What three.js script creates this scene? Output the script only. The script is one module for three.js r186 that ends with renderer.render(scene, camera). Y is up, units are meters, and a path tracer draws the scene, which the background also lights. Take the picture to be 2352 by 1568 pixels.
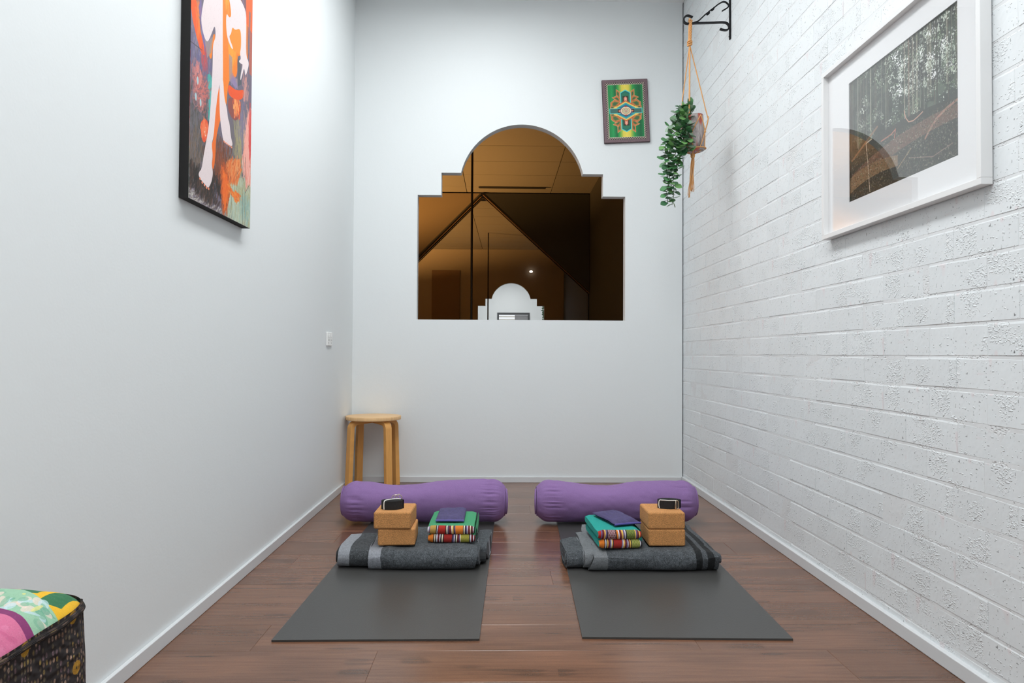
import * as THREE from 'three';
import { RoundedBoxGeometry } from 'three/addons/geometries/RoundedBoxGeometry.js';
import { mergeGeometries, toCreasedNormals, mergeVertices } from 'three/addons/utils/BufferGeometryUtils.js';
import { RectAreaLightUniformsLib } from 'three/addons/lights/RectAreaLightUniformsLib.js';

// ---------------------------------------------------------------- camera, sky, lights, exposure
const scene = new THREE.Scene();
const D2R = Math.PI / 180;
const camera = new THREE.PerspectiveCamera(2 * Math.atan(784 / 1640) / D2R, 2352 / 1568, 0.05, 80);
{
  const yaw = 1.05 * D2R, pitch = 1.03 * D2R, roll = 0.3 * D2R;
  const fwd = new THREE.Vector3(Math.sin(yaw) * Math.cos(pitch), Math.sin(pitch), -Math.cos(yaw) * Math.cos(pitch));
  const right = new THREE.Vector3().crossVectors(fwd, new THREE.Vector3(0, 1, 0)).normalize();
  const up = new THREE.Vector3().crossVectors(right, fwd);
  camera.position.set(0, 0.84, 0);
  camera.up.copy(up.multiplyScalar(Math.cos(roll)).addScaledVector(right, -Math.sin(roll)));
  camera.lookAt(camera.position.clone().add(fwd));
}
scene.background = new THREE.Color(0.9, 0.95, 1.0);          // overcast daylight outside the door behind the camera
const EXPOSURE = 1.4;
RectAreaLightUniformsLib.init();
const CEILING_LIGHTS = [                                     // flat ceiling panels: x, z, width (x), length (z), luminance
  [-0.10, -2.90, 0.44, 2.20, 7.9, 'flat white ceiling light panel above the bolsters'],
  [0.02, -0.35, 0.44, 2.00, 9.6, 'added unseen fill light panel on the ceiling above the pouf'],  // unseen panel added as fill light for the camera end
];
const PANEL_TINT = [0.97, 1.0, 1.01];

const renderer = new THREE.WebGLRenderer();
renderer.toneMapping = THREE.LinearToneMapping;
renderer.toneMappingExposure = EXPOSURE;
renderer.shadowMap.enabled = true;

// ---------------------------------------------------------------- helpers
let seed = 20240611;
function rnd() { seed = (seed + 0x6D2B79F5) | 0; let t = Math.imul(seed ^ (seed >>> 15), 1 | seed); t = (t + Math.imul(t ^ (t >>> 7), 61 | t)) ^ t; return ((t ^ (t >>> 14)) >>> 0) / 4294967296; }
const rr = (a, b) => a + (b - a) * rnd();
const lerp = (a, b, t) => a + (b - a) * t, clamp = (x, a, b) => Math.min(b, Math.max(a, x)), sst = (a, b, x) => { const t = clamp((x - a) / (b - a), 0, 1); return t * t * (3 - 2 * t); };
function hash(x, y, z) { let h = Math.imul(x | 0, 374761393) ^ Math.imul(y | 0, 668265263) ^ Math.imul(z | 0, 2147483647 - 61); h = Math.imul(h ^ (h >>> 13), 1274126177); return ((h ^ (h >>> 16)) >>> 0) / 4294967296; }
function noise2(x, y, px = 1 << 20, py = 1 << 20, s = 0) {    // tileable value noise
  const xi = Math.floor(x), yi = Math.floor(y), fx = x - xi, fy = y - yi, u = fx * fx * (3 - 2 * fx), v = fy * fy * (3 - 2 * fy);
  const m = (a, p) => ((a % p) + p) % p, h = (a, b) => hash(m(a, px), m(b, py), s);
  return lerp(lerp(h(xi, yi), h(xi + 1, yi), u), lerp(h(xi, yi + 1), h(xi + 1, yi + 1), u), v);
}
function noise3(x, y, z) {
  const xi = Math.floor(x), yi = Math.floor(y), zi = Math.floor(z), f = t => t * t * (3 - 2 * t), u = f(x - xi), v = f(y - yi), w = f(z - zi);
  const L = (k) => lerp(lerp(hash(xi, yi, zi + k), hash(xi + 1, yi, zi + k), u), lerp(hash(xi, yi + 1, zi + k), hash(xi + 1, yi + 1, zi + k), u), v);
  return lerp(L(0), L(1), w) * 2 - 1;
}
function dataTex(w, h, fn, srgb = true) {
  const d = new Uint8Array(w * h * 4);
  for (let y = 0; y < h; y++) for (let x = 0; x < w; x++) {
    const c = fn(x, y), i = (y * w + x) * 4;
    if (typeof c === 'number') d[i] = d[i + 1] = d[i + 2] = clamp(c, 0, 255);
    else { d[i] = clamp(c[0], 0, 255); d[i + 1] = clamp(c[1], 0, 255); d[i + 2] = clamp(c[2], 0, 255); }
    d[i + 3] = 255;
  }
  const t = new THREE.DataTexture(d, w, h, THREE.RGBAFormat); t.wrapS = t.wrapT = THREE.RepeatWrapping; t.magFilter = THREE.LinearFilter; t.minFilter = THREE.LinearMipmapLinearFilter; t.generateMipmaps = true;
  if (srgb) t.colorSpace = THREE.SRGBColorSpace; t.needsUpdate = true; return t;
}
function canvasTex(w, h, draw) {
  const c = document.createElement('canvas'); c.width = w; c.height = h; const g = c.getContext('2d'); draw(g, w, h);
  const t = new THREE.CanvasTexture(c); t.colorSpace = THREE.SRGBColorSpace; t.wrapS = t.wrapT = THREE.RepeatWrapping; return t;
}
const std = (o) => new THREE.MeshStandardMaterial(o), phys = (o) => new THREE.MeshPhysicalMaterial(o);
const taken = {};
function numbered(n) { if (!(n in taken)) { taken[n] = 0; return n; } taken[n]++; return n + '_' + String(taken[n]).padStart(3, '0'); }
function shade(o) { o.castShadow = o.receiveShadow = true; return o; }
function thing(name, label, category, pos = [0, 0, 0], group) { const o = new THREE.Group(); o.name = numbered(name); o.position.set(...pos); o.userData = { label, category }; if (group) o.userData.group = group; scene.add(o); return o; }
function part(name, geo, mat, parent, label) { const m = shade(new THREE.Mesh(geo, mat)); m.name = name; if (label) m.userData.label = label; parent.add(m); return m; }
function struct(name, geo, mat, label) { const m = shade(new THREE.Mesh(geo, mat)); m.name = name; m.userData = { kind: 'structure', label }; scene.add(m); return m; }
const bx = (x0, x1, y0, y1, z0, z1) => { const g = new THREE.BoxGeometry(x1 - x0, y1 - y0, z1 - z0); g.translate((x0 + x1) / 2, (y0 + y1) / 2, (z0 + z1) / 2); return g; };
const rbx = (x0, x1, y0, y1, z0, z1, r = 0.003, s = 2) => { const g = new RoundedBoxGeometry(x1 - x0, y1 - y0, z1 - z0, s, r); g.translate((x0 + x1) / 2, (y0 + y1) / 2, (z0 + z1) / 2); return g; };
const V = (x, y, z) => new THREE.Vector3(x, y, z);
const tube = (pts, r, seg = 40, rad = 8, closed = false) => new THREE.TubeGeometry(new THREE.CatmullRomCurve3(pts, closed, 'centripetal'), seg, r, rad, closed);
function planarUV(g, ax, ay, sx, sy, ox = 0, oy = 0) { const p = g.attributes.position, uv = new Float32Array(p.count * 2), get = [p.getX, p.getY, p.getZ].map(f => f.bind(p)); for (let i = 0; i < p.count; i++) { uv[2 * i] = get[ax](i) * sx + ox; uv[2 * i + 1] = get[ay](i) * sy + oy; } g.setAttribute('uv', new THREE.BufferAttribute(uv, 2)); return g; }
function grid(nu, nv, fn, uvf) {              // parametric surface, fn(u,v)->[x,y,z]
  const pos = [], uv = [], idx = [];
  for (let j = 0; j <= nv; j++) for (let i = 0; i <= nu; i++) { const u = i / nu, v = j / nv; pos.push(...fn(u, v)); uv.push(...(uvf ? uvf(u, v) : [u, v])); }
  for (let j = 0; j < nv; j++) for (let i = 0; i < nu; i++) { const a = j * (nu + 1) + i, b = a + 1, c = a + nu + 1, d = c + 1; idx.push(a, b, d, a, d, c); }
  const g = new THREE.BufferGeometry(); g.setAttribute('position', new THREE.Float32BufferAttribute(pos, 3)); g.setAttribute('uv', new THREE.Float32BufferAttribute(uv, 2)); g.setIndex(idx); g.computeVertexNormals(); return g;
}
// closed outline [z,y] swept along x, ends capped; mod displaces [x,y,z]
function sweep(poly, x0, x1, nx, mod, uvS = 1 / 0.64, crease = 0.8) {
  const n = poly.length, pos = [], uv = [], arc = [0];
  for (let i = 1; i <= n; i++) { const a = poly[i - 1], b = poly[i % n]; arc.push(arc[i - 1] + Math.hypot(a[0] - b[0], a[1] - b[1])); }
  const P = (i, k) => { const x = lerp(x0, x1, k / nx), q = poly[i % n]; return mod ? mod(x, q[1], q[0]) : [x, q[1], q[0]]; };
  const push = (p, x, s) => { pos.push(...p); uv.push(x * uvS, s * uvS); };
  for (let k = 0; k < nx; k++) for (let i = 0; i < n; i++) {
    const xa = lerp(x0, x1, k / nx), xb = lerp(x0, x1, (k + 1) / nx), A = P(i, k), B = P(i + 1, k), C = P(i + 1, k + 1), D = P(i, k + 1);
    push(A, xa, arc[i]); push(B, xa, arc[i + 1]); push(C, xb, arc[i + 1]); push(A, xa, arc[i]); push(C, xb, arc[i + 1]); push(D, xb, arc[i]);
  }
  const tri = THREE.ShapeUtils.triangulateShape(poly.map(p => new THREE.Vector2(p[0], p[1])), []);
  for (const t of tri) { for (const i of t) { push(P(i, 0), x0 + poly[i][0], poly[i][1]); } for (const i of [t[0], t[2], t[1]]) push(P(i, nx), x1 + poly[i][0], poly[i][1]); }
  const g = new THREE.BufferGeometry(); g.setAttribute('position', new THREE.Float32BufferAttribute(pos, 3)); g.setAttribute('uv', new THREE.Float32BufferAttribute(uv, 2));
  return toCreasedNormals(g, crease);
}

// ---------------------------------------------------------------- the room
const XL = -0.96, XR = 1.22, ZB = -4.70, ZR = 1.50, YC = 3.19;
const plasterBump = dataTex(512, 512, (x, y) => 128 + 60 * (noise2(x / 4, y / 4, 128, 128) - 0.5) + 90 * (noise2(x / 16, y / 16, 32, 32, 3) - 0.5), false);
const uvWall = (g, ax, ay) => planarUV(g, ax, ay, 1 / 0.6, 1 / 0.6);
const M_plaster = std({ color: new THREE.Color(0.785, 0.816, 0.824), roughness: 0.62, bumpMap: plasterBump, bumpScale: 0.0004 });
const M_ceiling = std({ color: new THREE.Color(0.88, 0.89, 0.89), roughness: 0.9 });
const M_trim = std({ color: new THREE.Color(0.68, 0.695, 0.71), roughness: 0.35 });

struct('wall_left', uvWall(bx(XL - 0.10, XL, 0, YC, ZB, ZR), 2, 1), M_plaster, 'smooth white plaster wall with the tall painting');
struct('ceiling', bx(XL - 0.10, XR + 0.12, YC, YC + 0.08, ZB - 0.075, ZR + 0.1), M_ceiling, 'plain white ceiling');
// back wall with the stepped and arched opening
function openingPath(P, grow = 0) {
  const cx = 0.1475, cy = 1.948, R = 0.413 + grow, a = Math.asin((2.036 + grow - cy) / R), g = grow;
  P.moveTo(-0.541 - g, 1.066 - g); P.lineTo(0.832 + g, 1.066 - g); P.lineTo(0.832 + g, 1.888 + g); P.lineTo(0.684 + g, 1.888 + g); P.lineTo(0.684 + g, 2.036 + g);
  P.lineTo(cx + R * Math.cos(a), 2.036 + g);
  for (let i = 1; i < 48; i++) { const t = lerp(a, Math.PI - a, i / 48); P.lineTo(cx + R * Math.cos(t), cy + R * Math.sin(t)); }
  P.lineTo(cx - R * Math.cos(a), 2.036 + g); P.lineTo(-0.385 - g, 2.036 + g); P.lineTo(-0.385 - g, 1.888 + g); P.lineTo(-0.541 - g, 1.888 + g); P.closePath(); return P;
}
function holedWall(x0, x1, y0, y1, z, d, grow = 0) {
  const s = new THREE.Shape(); s.moveTo(x0, y0); s.lineTo(x1, y0); s.lineTo(x1, y1); s.lineTo(x0, y1); s.closePath();
  s.holes.push(openingPath(new THREE.Path(), grow)); const g = new THREE.ExtrudeGeometry(s, { depth: d, bevelEnabled: false }); g.translate(0, 0, z); return g;
}
struct('wall_back', uvWall(holedWall(XL - 0.10, XR - 0.007, 0, YC, ZB - 0.072, 0.072), 0, 1), M_plaster, 'white wall with a stepped arched opening into a dark hall');
const trim = (name, pts, lab) => struct(name, mergeGeometries(pts), M_trim, lab);
trim('baseboard_left', [rbx(XL, XL + 0.013, 0, 0.042, ZB, ZR, 0.003)], 'low white skirting board under the smooth wall');
trim('baseboard_back', [rbx(XL + 0.013, XR - 0.016, 0, 0.039, ZB, ZB + 0.013, 0.003)], 'low white skirting board under the arched opening');
trim('baseboard_right', [rbx(XR - 0.015, XR + 0.004, 0, 0.042, ZB + 0.002, ZR, 0.003)], 'low white skirting board under the painted brick wall');

// floor of laminate boards
const woodTex = (s, base) => dataTex(1024, 256, (x, y) => {
  const n = noise2(x / 90, y / 5, 1024 / 90 | 0, 51, s) * 0.45 + noise2(x / 30, y / 2, 34, 128, s + 1) * 0.25 + noise2(x / 170, y / 40, 6, 6, s + 2) * 0.6;
  const dark = sst(0.78, 0.92, noise2(x / 120 + 3, y / 20, 8, 12, s + 5)) * 0.22, f = 0.80 + 0.28 * n - dark * 0.7 + (hash(x, y, s) - 0.5) * 0.1;
  return [base[0] * f, base[1] * (f * 0.96), base[2] * (f * 0.93)];
});
const M_floor = [[11, [116, 84, 66]], [23, [111, 80, 62]], [37, [121, 88, 69]]].map(([s, b]) => phys({ map: woodTex(s, b), roughness: 0.23, ior: 1.6 }));
function boardGeo(L, Wd, ox, oy) {
  const b = 0.0009, t = 0.012, h = L / 2, w = Wd / 2, P = [[-h, -b, -w], [h, -b, -w], [h, -b, w], [-h, -b, w], [-h + b, 0, -w + b], [h - b, 0, -w + b], [h - b, 0, w - b], [-h + b, 0, w - b], [-h, -t, -w], [h, -t, -w], [h, -t, w], [-h, -t, w]];
  const q = (a, b2, c, d) => [a, b2, c, a, c, d], idx = [...q(4, 7, 6, 5)];
  for (let i = 0; i < 4; i++) { const j = (i + 1) % 4; idx.push(...q(i, 4 + i, 4 + j, j)); idx.push(...q(8 + i, i, j, 8 + j)); }
  let g = new THREE.BufferGeometry(); g.setAttribute('position', new THREE.Float32BufferAttribute(P.flat(), 3)); g.setIndex(idx); g = g.toNonIndexed(); g.computeVertexNormals();
  return planarUV(g, 0, 2, 1 / 1.3, 1 / 0.325, ox, oy);
}
{
  const fl = struct('floor', bx(XL - 0.05, XR + 0.05, -0.05, -0.0125, ZB - 0.03, ZR + 0.05), std({ color: 0x1a100a, roughness: 0.9 }), 'dark reddish brown laminate plank floor');
  const cache = {};
  const W = 0.194, zl = -3.3988; let row = 0;
  for (let z = zl - 7 * W; z < ZR; z += W, row++) {
    const off = [0.35, 1.02, 0.62, 1.2, 0.15, 0.85][row % 6] + rr(-0.08, 0.08);
    let x = XL - 0.02 - off;
    while (x < XR) {
      const a = Math.max(x, XL), b = Math.min(x + 1.28, XR), z0 = Math.max(z, ZB), z1 = Math.min(z + W, ZR);
      if (b - a > 0.03 && z1 - z0 > 0.01) { const m = part('floor_board', boardGeo(b - a - 0.0001, z1 - z0 - 0.0003, rnd(), rnd()), M_floor[Math.floor(rnd() * 3)], fl); m.position.set((a + b) / 2, 0, (z0 + z1) / 2); }
      x += 1.28;
    }
  }
}
// painted brick wall
{
  const bump = dataTex(1024, 1024, (x, y) => {
    let v = 150 + 60 * (noise2(x / 60, y / 60, 17, 17, 1) - 0.5) + 26 * (noise2(x / 14, y / 14, 73, 73, 2) - 0.5);
    const rough = sst(0.52, 0.66, noise2(x / 110, y / 70, 9, 14, 3)), pit = noise2(x / 6, y / 4, 170, 256, 4), grit = noise2(x / 5, y / 5, 204, 204, 9);
    v -= rough * (sst(0.6, 0.85, pit) * 95 - sst(0.6, 0.9, grit) * 30);
    v -= sst(0.90, 0.95, noise2(x / 8, y / 7, 128, 146, 5)) * 110;
    return v;
  }, false);
  const cm = dataTex(512, 512, (x, y) => { const p = sst(0.945, 0.97, noise2(x / 4, y / 3.5, 128, 146, 15)), q = sst(0.9, 0.97, noise2(x / 30, y / 30, 17, 17, 16)); const f = 1 - 0.5 * p; return [227 * f, (231 - 8 * q) * f, (233 - 8 * q) * f]; });
  const M_brick = [0, 1].map(k => std({ color: k ? 0xfcfcfc : 0xffffff, map: cm, roughness: 0.55, bumpMap: bump, bumpScale: 0.0032 }));
  const M_mortar = std({ color: new THREE.Color(0.74, 0.755, 0.765), roughness: 0.7, bumpMap: bump, bumpScale: 0.004 });
  const wall = struct('wall_right', planarUV(bx(XR + 0.0008, XR + 0.11, 0, YC, ZB - 0.072, ZR), 2, 1, 1 / 0.7, 1 / 0.7), M_mortar, 'white painted brick wall with rough textured bricks');
  function brickGeo(L, H, k) {
    const t = 0.012, j = () => rr(-0.0013, 0.0013), h = L / 2, w = H / 2, P = [];
    const o = [[-h, -w], [-h * 0.34, -w], [h * 0.34, -w], [h, -w], [h, w], [h * 0.34, w], [-h * 0.34, w], [-h, w]];
    for (const [z, y] of o) P.push([t, y + j(), z + j() * 0.6]);                                  // at the wall
    for (let i = 0; i < 8; i++) P.push([0.0017, P[i][1], P[i][2]]);                              // side ring
    for (let i = 0; i < 8; i++) { const [z, y] = o[i], cy = y > 0 ? 0.0056 + j() : 0.0012 + j() * 0.4, cz = Math.abs(z) > h * 0.9 ? 0.0008 + j() * 0.3 : 0; P.push([rr(-0.0003, 0.0003), y - Math.sign(y) * cy, z - Math.sign(z) * cz]); }
    const idx = [], q = (a, b, d, e) => idx.push(a, b, d, a, d, e);
    for (let i = 0; i < 8; i++) { const n = (i + 1) % 8; q(i, i + 8, n + 8, n); q(i + 8, i + 16, n + 16, n + 8); }
    q(16, 23, 22, 17); q(17, 22, 21, 18); q(18, 21, 20, 19);
    let g = new THREE.BufferGeometry(); g.setAttribute('position', new THREE.Float32BufferAttribute(P.flat(), 3)); g.setIndex(idx);
    g = g.toNonIndexed(); g.computeVertexNormals();
    return planarUV(g, 2, 1, 1 / 0.7, 1 / 0.7, rnd(), rnd());
  }
  const CH = 0.0862, BL = 0.2405, y0 = 0.8405 - 10 * CH, list = [];
  const stretch = Array.from({ length: 14 }, (_, k) => brickGeo(BL - 0.0016, CH - 0.005, k));
  for (let c = 0; c < 40; c++) {
    const yb = y0 + c * CH + CH / 2; if (yb + CH / 2 < 0.03 || yb + CH / 2 > YC + 0.03) continue;
    const off = -1.8887 + (c % 2 ? 0 : BL / 2) + rr(-0.012, 0.012);
    for (let k = -16; k < 24; k++) {
      const za = off - k * BL, a = Math.max(za - BL, ZB - 0.06), b = Math.min(za, ZR - 0.02); if (b - a < 0.04) continue;
      const z = (a + b) / 2, full = b - a > BL - 0.01, Zd = -z, inView = Zd > 1.55 && (yb - 0.84) * 1640 / Zd < 830 && (0.84 - yb) * 1640 / Zd < 770;
      list.push({ y: yb, z, L: b - a, full, d: inView ? Zd : 99 + Zd * Zd });
    }
  }
  list.sort((p, q) => p.d - q.d);
  const rest = [];
  list.forEach((b, i) => {
    const g = b.full ? stretch[Math.floor(rnd() * stretch.length)] : brickGeo(b.L - 0.0016, CH - 0.005, 0);
    const x = XR + rr(-0.0009, 0.0007), tilt = rr(-0.004, 0.004), ty = rr(-0.003, 0.003);
    if (i < 300) { const m = part('brick', g, M_brick[Math.floor(rnd() * 2)], wall); m.position.set(x, b.y, b.z); m.rotation.set(tilt, ty, 0); }
    else { const q = g.clone(); q.applyMatrix4(new THREE.Matrix4().compose(V(x, b.y, b.z), new THREE.Quaternion().setFromEuler(new THREE.Euler(tilt, ty, 0)), V(1, 1, 1))); rest.push(q); }
  });
  const m = part('far_bricks', mergeGeometries(rest), M_brick[0], wall); m.userData.kind = 'stuff';
}
// wall behind the camera with a glazed door
{
  const dx0 = -0.28, dx1 = 0.68, dh = 2.16;
  struct('wall_front', mergeGeometries([bx(XL - 0.10, dx0, 0, YC, ZR, ZR + 0.1), bx(dx1, XR + 0.12, 0, YC, ZR, ZR + 0.1), bx(dx0, dx1, dh, YC, ZR, ZR + 0.1)]), M_plaster, 'white wall with the entrance door');
  const M_alu = std({ color: 0x4b4d4f, roughness: 0.5, metalness: 0.3 }), d = struct('door_1', mergeGeometries([bx(dx0, dx0 + 0.05, 0, dh, ZR - 0.02, ZR + 0.08), bx(dx1 - 0.05, dx1, 0, dh, ZR - 0.02, ZR + 0.08), bx(dx0 + 0.05, dx1 - 0.05, dh - 0.06, dh, ZR - 0.02, ZR + 0.08)]), M_alu, 'dark grey door frame with a half open grey leaf');
  part('door_leaf', rbx(dx0 + 0.52, dx1 - 0.05, 0.01, dh - 0.07, ZR + 0.02, ZR + 0.06, 0.004), std({ color: 0x8b8c8e, roughness: 0.5 }), d);
  for (let i = 0; i < 9; i++) part('blind_slat', bx(dx0 + 0.05, dx0 + 0.52, dh - 0.13 - i * 0.085, dh - 0.105 - i * 0.085, ZR + 0.03, ZR + 0.034), std({ color: 0xc8c4b8, roughness: 0.6 }), d);
}
// ceiling lights
for (const [x, z, w, l, L, lab] of CEILING_LIGHTS) {
  const t = thing('ceiling_light', lab, 'ceiling light', [x, YC, z]);
  part('housing', rbx(-w / 2 - 0.02, w / 2 + 0.02, -0.035, 0, -l / 2 - 0.02, l / 2 + 0.02, 0.005), M_trim, t);
  part('diffuser', bx(-w / 2, w / 2, -0.04, -0.0345, -l / 2, l / 2), std({ color: 0xffffff, emissive: new THREE.Color(...PANEL_TINT), emissiveIntensity: 2, roughness: 0.6 }), t);
  const a = new THREE.RectAreaLight(new THREE.Color(...PANEL_TINT), L, w, l); a.position.set(x, YC - 0.045, z); a.rotation.x = -Math.PI / 2; a.name = 'panel_light'; scene.add(a);
}

// ---------------------------------------------------------------- the dark hall behind the opening
{
  const hx0 = -7.0, hx1 = 1.24, z0 = -9.86, z1 = ZB - 0.072, hc = 3.06;
  const M_dark = std({ color: new THREE.Color(0.36, 0.315, 0.265), roughness: 0.9 }), M_black = std({ color: new THREE.Color(0.035, 0.033, 0.03), roughness: 0.6 }), M_shade_dark = std({ color: new THREE.Color(0.040, 0.040, 0.038), roughness: 0.85 });  // last tone puts the unlit hall side into the colour; also backs the ceiling
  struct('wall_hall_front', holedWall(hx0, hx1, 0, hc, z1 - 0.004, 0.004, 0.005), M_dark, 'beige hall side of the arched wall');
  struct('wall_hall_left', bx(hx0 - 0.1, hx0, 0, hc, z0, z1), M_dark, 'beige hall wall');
  struct('wall_hall_right', bx(hx1, hx1 + 0.1, 0, hc, z0, z1), M_shade_dark, 'hall wall coloured near black for its unlit side beside the mirror');
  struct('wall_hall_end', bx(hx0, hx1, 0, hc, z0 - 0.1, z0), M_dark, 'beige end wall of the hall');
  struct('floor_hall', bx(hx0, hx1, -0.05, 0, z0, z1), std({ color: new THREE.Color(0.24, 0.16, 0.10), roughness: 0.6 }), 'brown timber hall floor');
  const cl = struct('ceiling_hall', bx(hx0 - 0.1, hx1 + 0.1, hc + 0.004, hc + 0.1, z0 - 0.1, z1), M_shade_dark, 'hall ceiling of pale panels');
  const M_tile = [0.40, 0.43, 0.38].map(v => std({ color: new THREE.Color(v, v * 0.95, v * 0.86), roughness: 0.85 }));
  for (let k = -6; k < 5; k++) for (let j = 0; j < 9; j++) {
    const xa = Math.max(-0.45 + (k - 1) * 1.15 + 0.004, hx0), xb = Math.min(-0.45 + k * 1.15 - 0.004, hx1), zb = -9.42 + 0.62 * j, za = zb - 0.62;
    const q0 = Math.max(za + 0.004, z0), q1 = Math.min(zb - 0.004, z1 - 0.01);
    if (xb - xa > 0.03 && q1 - q0 > 0.03) { const s = (k * 7 + j * 3) % 3; const m = part('ceiling_panel', bx(xa, xb, hc - 0.002, hc + 0.006, q0, q1), M_tile[Math.abs(s)], cl); }
  }
  const mir = thing('wall_mirror', 'large wall mirror at the end of the dark hall', 'mirror', [-0.2, 0, z0 + 0.06]);
  mir.rotation.set(-0.004, -0.010, 0, 'YXZ');
  part('mirror_glass', bx(-1.9, 1.42, 0.05, 2.98, 0, 0.006), std({ color: new THREE.Color(0.68, 0.67, 0.66), metalness: 1, roughness: 0.0 }), mir);
  // raking boards added over the mirror for its lit and dark corners
  const tri = (a, b, c, d) => { const s = new THREE.Shape([a, b, c].map(p => new THREE.Vector2(...p))); return new THREE.ExtrudeGeometry(s, { depth: d, bevelEnabled: false }); };
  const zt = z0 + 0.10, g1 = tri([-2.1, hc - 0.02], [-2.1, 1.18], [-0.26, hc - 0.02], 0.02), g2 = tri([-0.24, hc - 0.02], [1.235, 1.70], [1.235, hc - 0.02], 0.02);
  const lp = thing('raking_panel', 'added brown triangular panel for the orange lit area hung across the mirror corner', 'panel', [0, 0, zt]); part('board', g1, std({ color: new THREE.Color(0.26, 0.2, 0.13), roughness: 0.8 }), lp);
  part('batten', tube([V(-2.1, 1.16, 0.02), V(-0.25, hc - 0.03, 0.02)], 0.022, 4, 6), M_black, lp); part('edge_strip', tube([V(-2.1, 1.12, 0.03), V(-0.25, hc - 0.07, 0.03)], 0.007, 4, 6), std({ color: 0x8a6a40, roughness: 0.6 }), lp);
  const rp = thing('raking_panel', 'added triangular panel coloured dark for the unlit side hung across the mirror corner', 'panel', [0, 0, zt]); part('board', g2, M_shade_dark, rp); part('batten', tube([V(-0.24, hc - 0.03, 0.022), V(1.235, 1.68, 0.022)], 0.008, 4, 6), std({ color: 0x6a4c2c, roughness: 0.6 }), rp);
  const pole = thing('hall_pole', 'thin dark pole standing in the hall behind the opening', 'pole', [-0.262, 0, -6.74]); part('shaft', new THREE.CylinderGeometry(0.011, 0.011, hc - 0.002, 16).translate(0, hc / 2, 0), std({ color: 0x1c130c, roughness: 0.6 }), pole);
  part('floor_flange', new THREE.CylinderGeometry(0.04, 0.04, 0.01, 20).translate(0, 0.005, 0), M_black, pole);
  const sl = thing('gap_shadow_strip', 'slim dark track for the shadowed gap in the hall ceiling', 'strip', [0.17, hc - 0.012, -9.42]); part('rail', rbx(-0.44, 0.44, -0.012, 0.010, -0.02, 0.02, 0.004), M_black, sl); part('strip_end', rbx(-0.45, -0.44, -0.01, 0.008, -0.015, 0.015, 0.002), M_black, sl);  // dark bar painted where the ceiling gap lies in shadow
  struct('door_2', bx(-1.5, -0.92, 0, 2.62, z1 - 0.03, z1 - 0.004), std({ color: new THREE.Color(0.20, 0.125, 0.075), roughness: 0.6 }), 'brown timber door on the hall side');
  const em = thing('pilot_lamp', 'tiny glowing pilot lamp on the hall wall seen in mirror', 'lamp', [0.56, 2.60, z1 - 0.004]); part('base', rbx(-0.03, 0.03, -0.03, 0.03, -0.012, 0, 0.004), M_dark, em);
  part('bulb', new THREE.SphereGeometry(0.032, 16, 12).scale(1.2, 0.8, 0.6).translate(0, 0, -0.02), std({ color: 0xffffff, emissive: 0xfff0dd, emissiveIntensity: 1.2 }), em);
  const hl = new THREE.PointLight(new THREE.Color(1, 0.86, 0.7), 0.006); hl.position.set(0.56, 2.60, z1 - 0.06); hl.name = 'pilot_light'; hl.castShadow = true; scene.add(hl);
  const lamp = thing('floor_uplighter', 'amber uplighter floor lamp with bowl and lid added to shape its light in the unseen side of the hall', 'floor lamp', [-4.4, 0, -8.45]);
  part('base', new THREE.CylinderGeometry(0.14, 0.15, 0.025, 32).translate(0, 0.0125, 0), M_black, lamp);
  part('pole', new THREE.CylinderGeometry(0.012, 0.012, 1.45, 12).translate(0, 0.75, 0), M_black, lamp);
  part('bowl_shade', new THREE.LatheGeometry([[0.012, 1.46], [0.10, 1.47], [0.20, 1.51], [0.25, 1.56], [0.252, 1.642], [0.246, 1.642], [0.243, 1.565], [0.195, 1.52], [0.098, 1.48], [0.012, 1.47]].map(p => new THREE.Vector2(...p)), 40), M_black, lamp);
  part('added_lid', new THREE.LatheGeometry([[0, 1.735], [0.225, 1.715], [0.25, 1.705], [0.25, 1.712], [0.225, 1.722], [0, 1.742]].map(p => new THREE.Vector2(...p)), 40), M_black, lamp);  // lid and bowl rim added to hold the light to a ceiling band
  for (let k = 0; k < 3; k++) part('lid_strut', new THREE.CylinderGeometry(0.003, 0.003, 0.075, 8).translate(0.247 * Math.cos(k * 2.1 + 1.6), 1.674, 0.247 * Math.sin(k * 2.1 + 1.6)), M_black, lamp);
  part('bulb', new THREE.SphereGeometry(0.045, 20, 16).translate(0, 1.58, 0), std({ color: 0xffffff, emissive: new THREE.Color(1, 0.45, 0.1), emissiveIntensity: 6 }), lamp);
  const pl = new THREE.PointLight(new THREE.Color(1, 0.50, 0.14), 84); pl.position.set(-4.4, 1.58, -8.45); pl.name = 'uplight'; pl.castShadow = true; pl.shadow.radius = 1; scene.add(pl);
}

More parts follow.
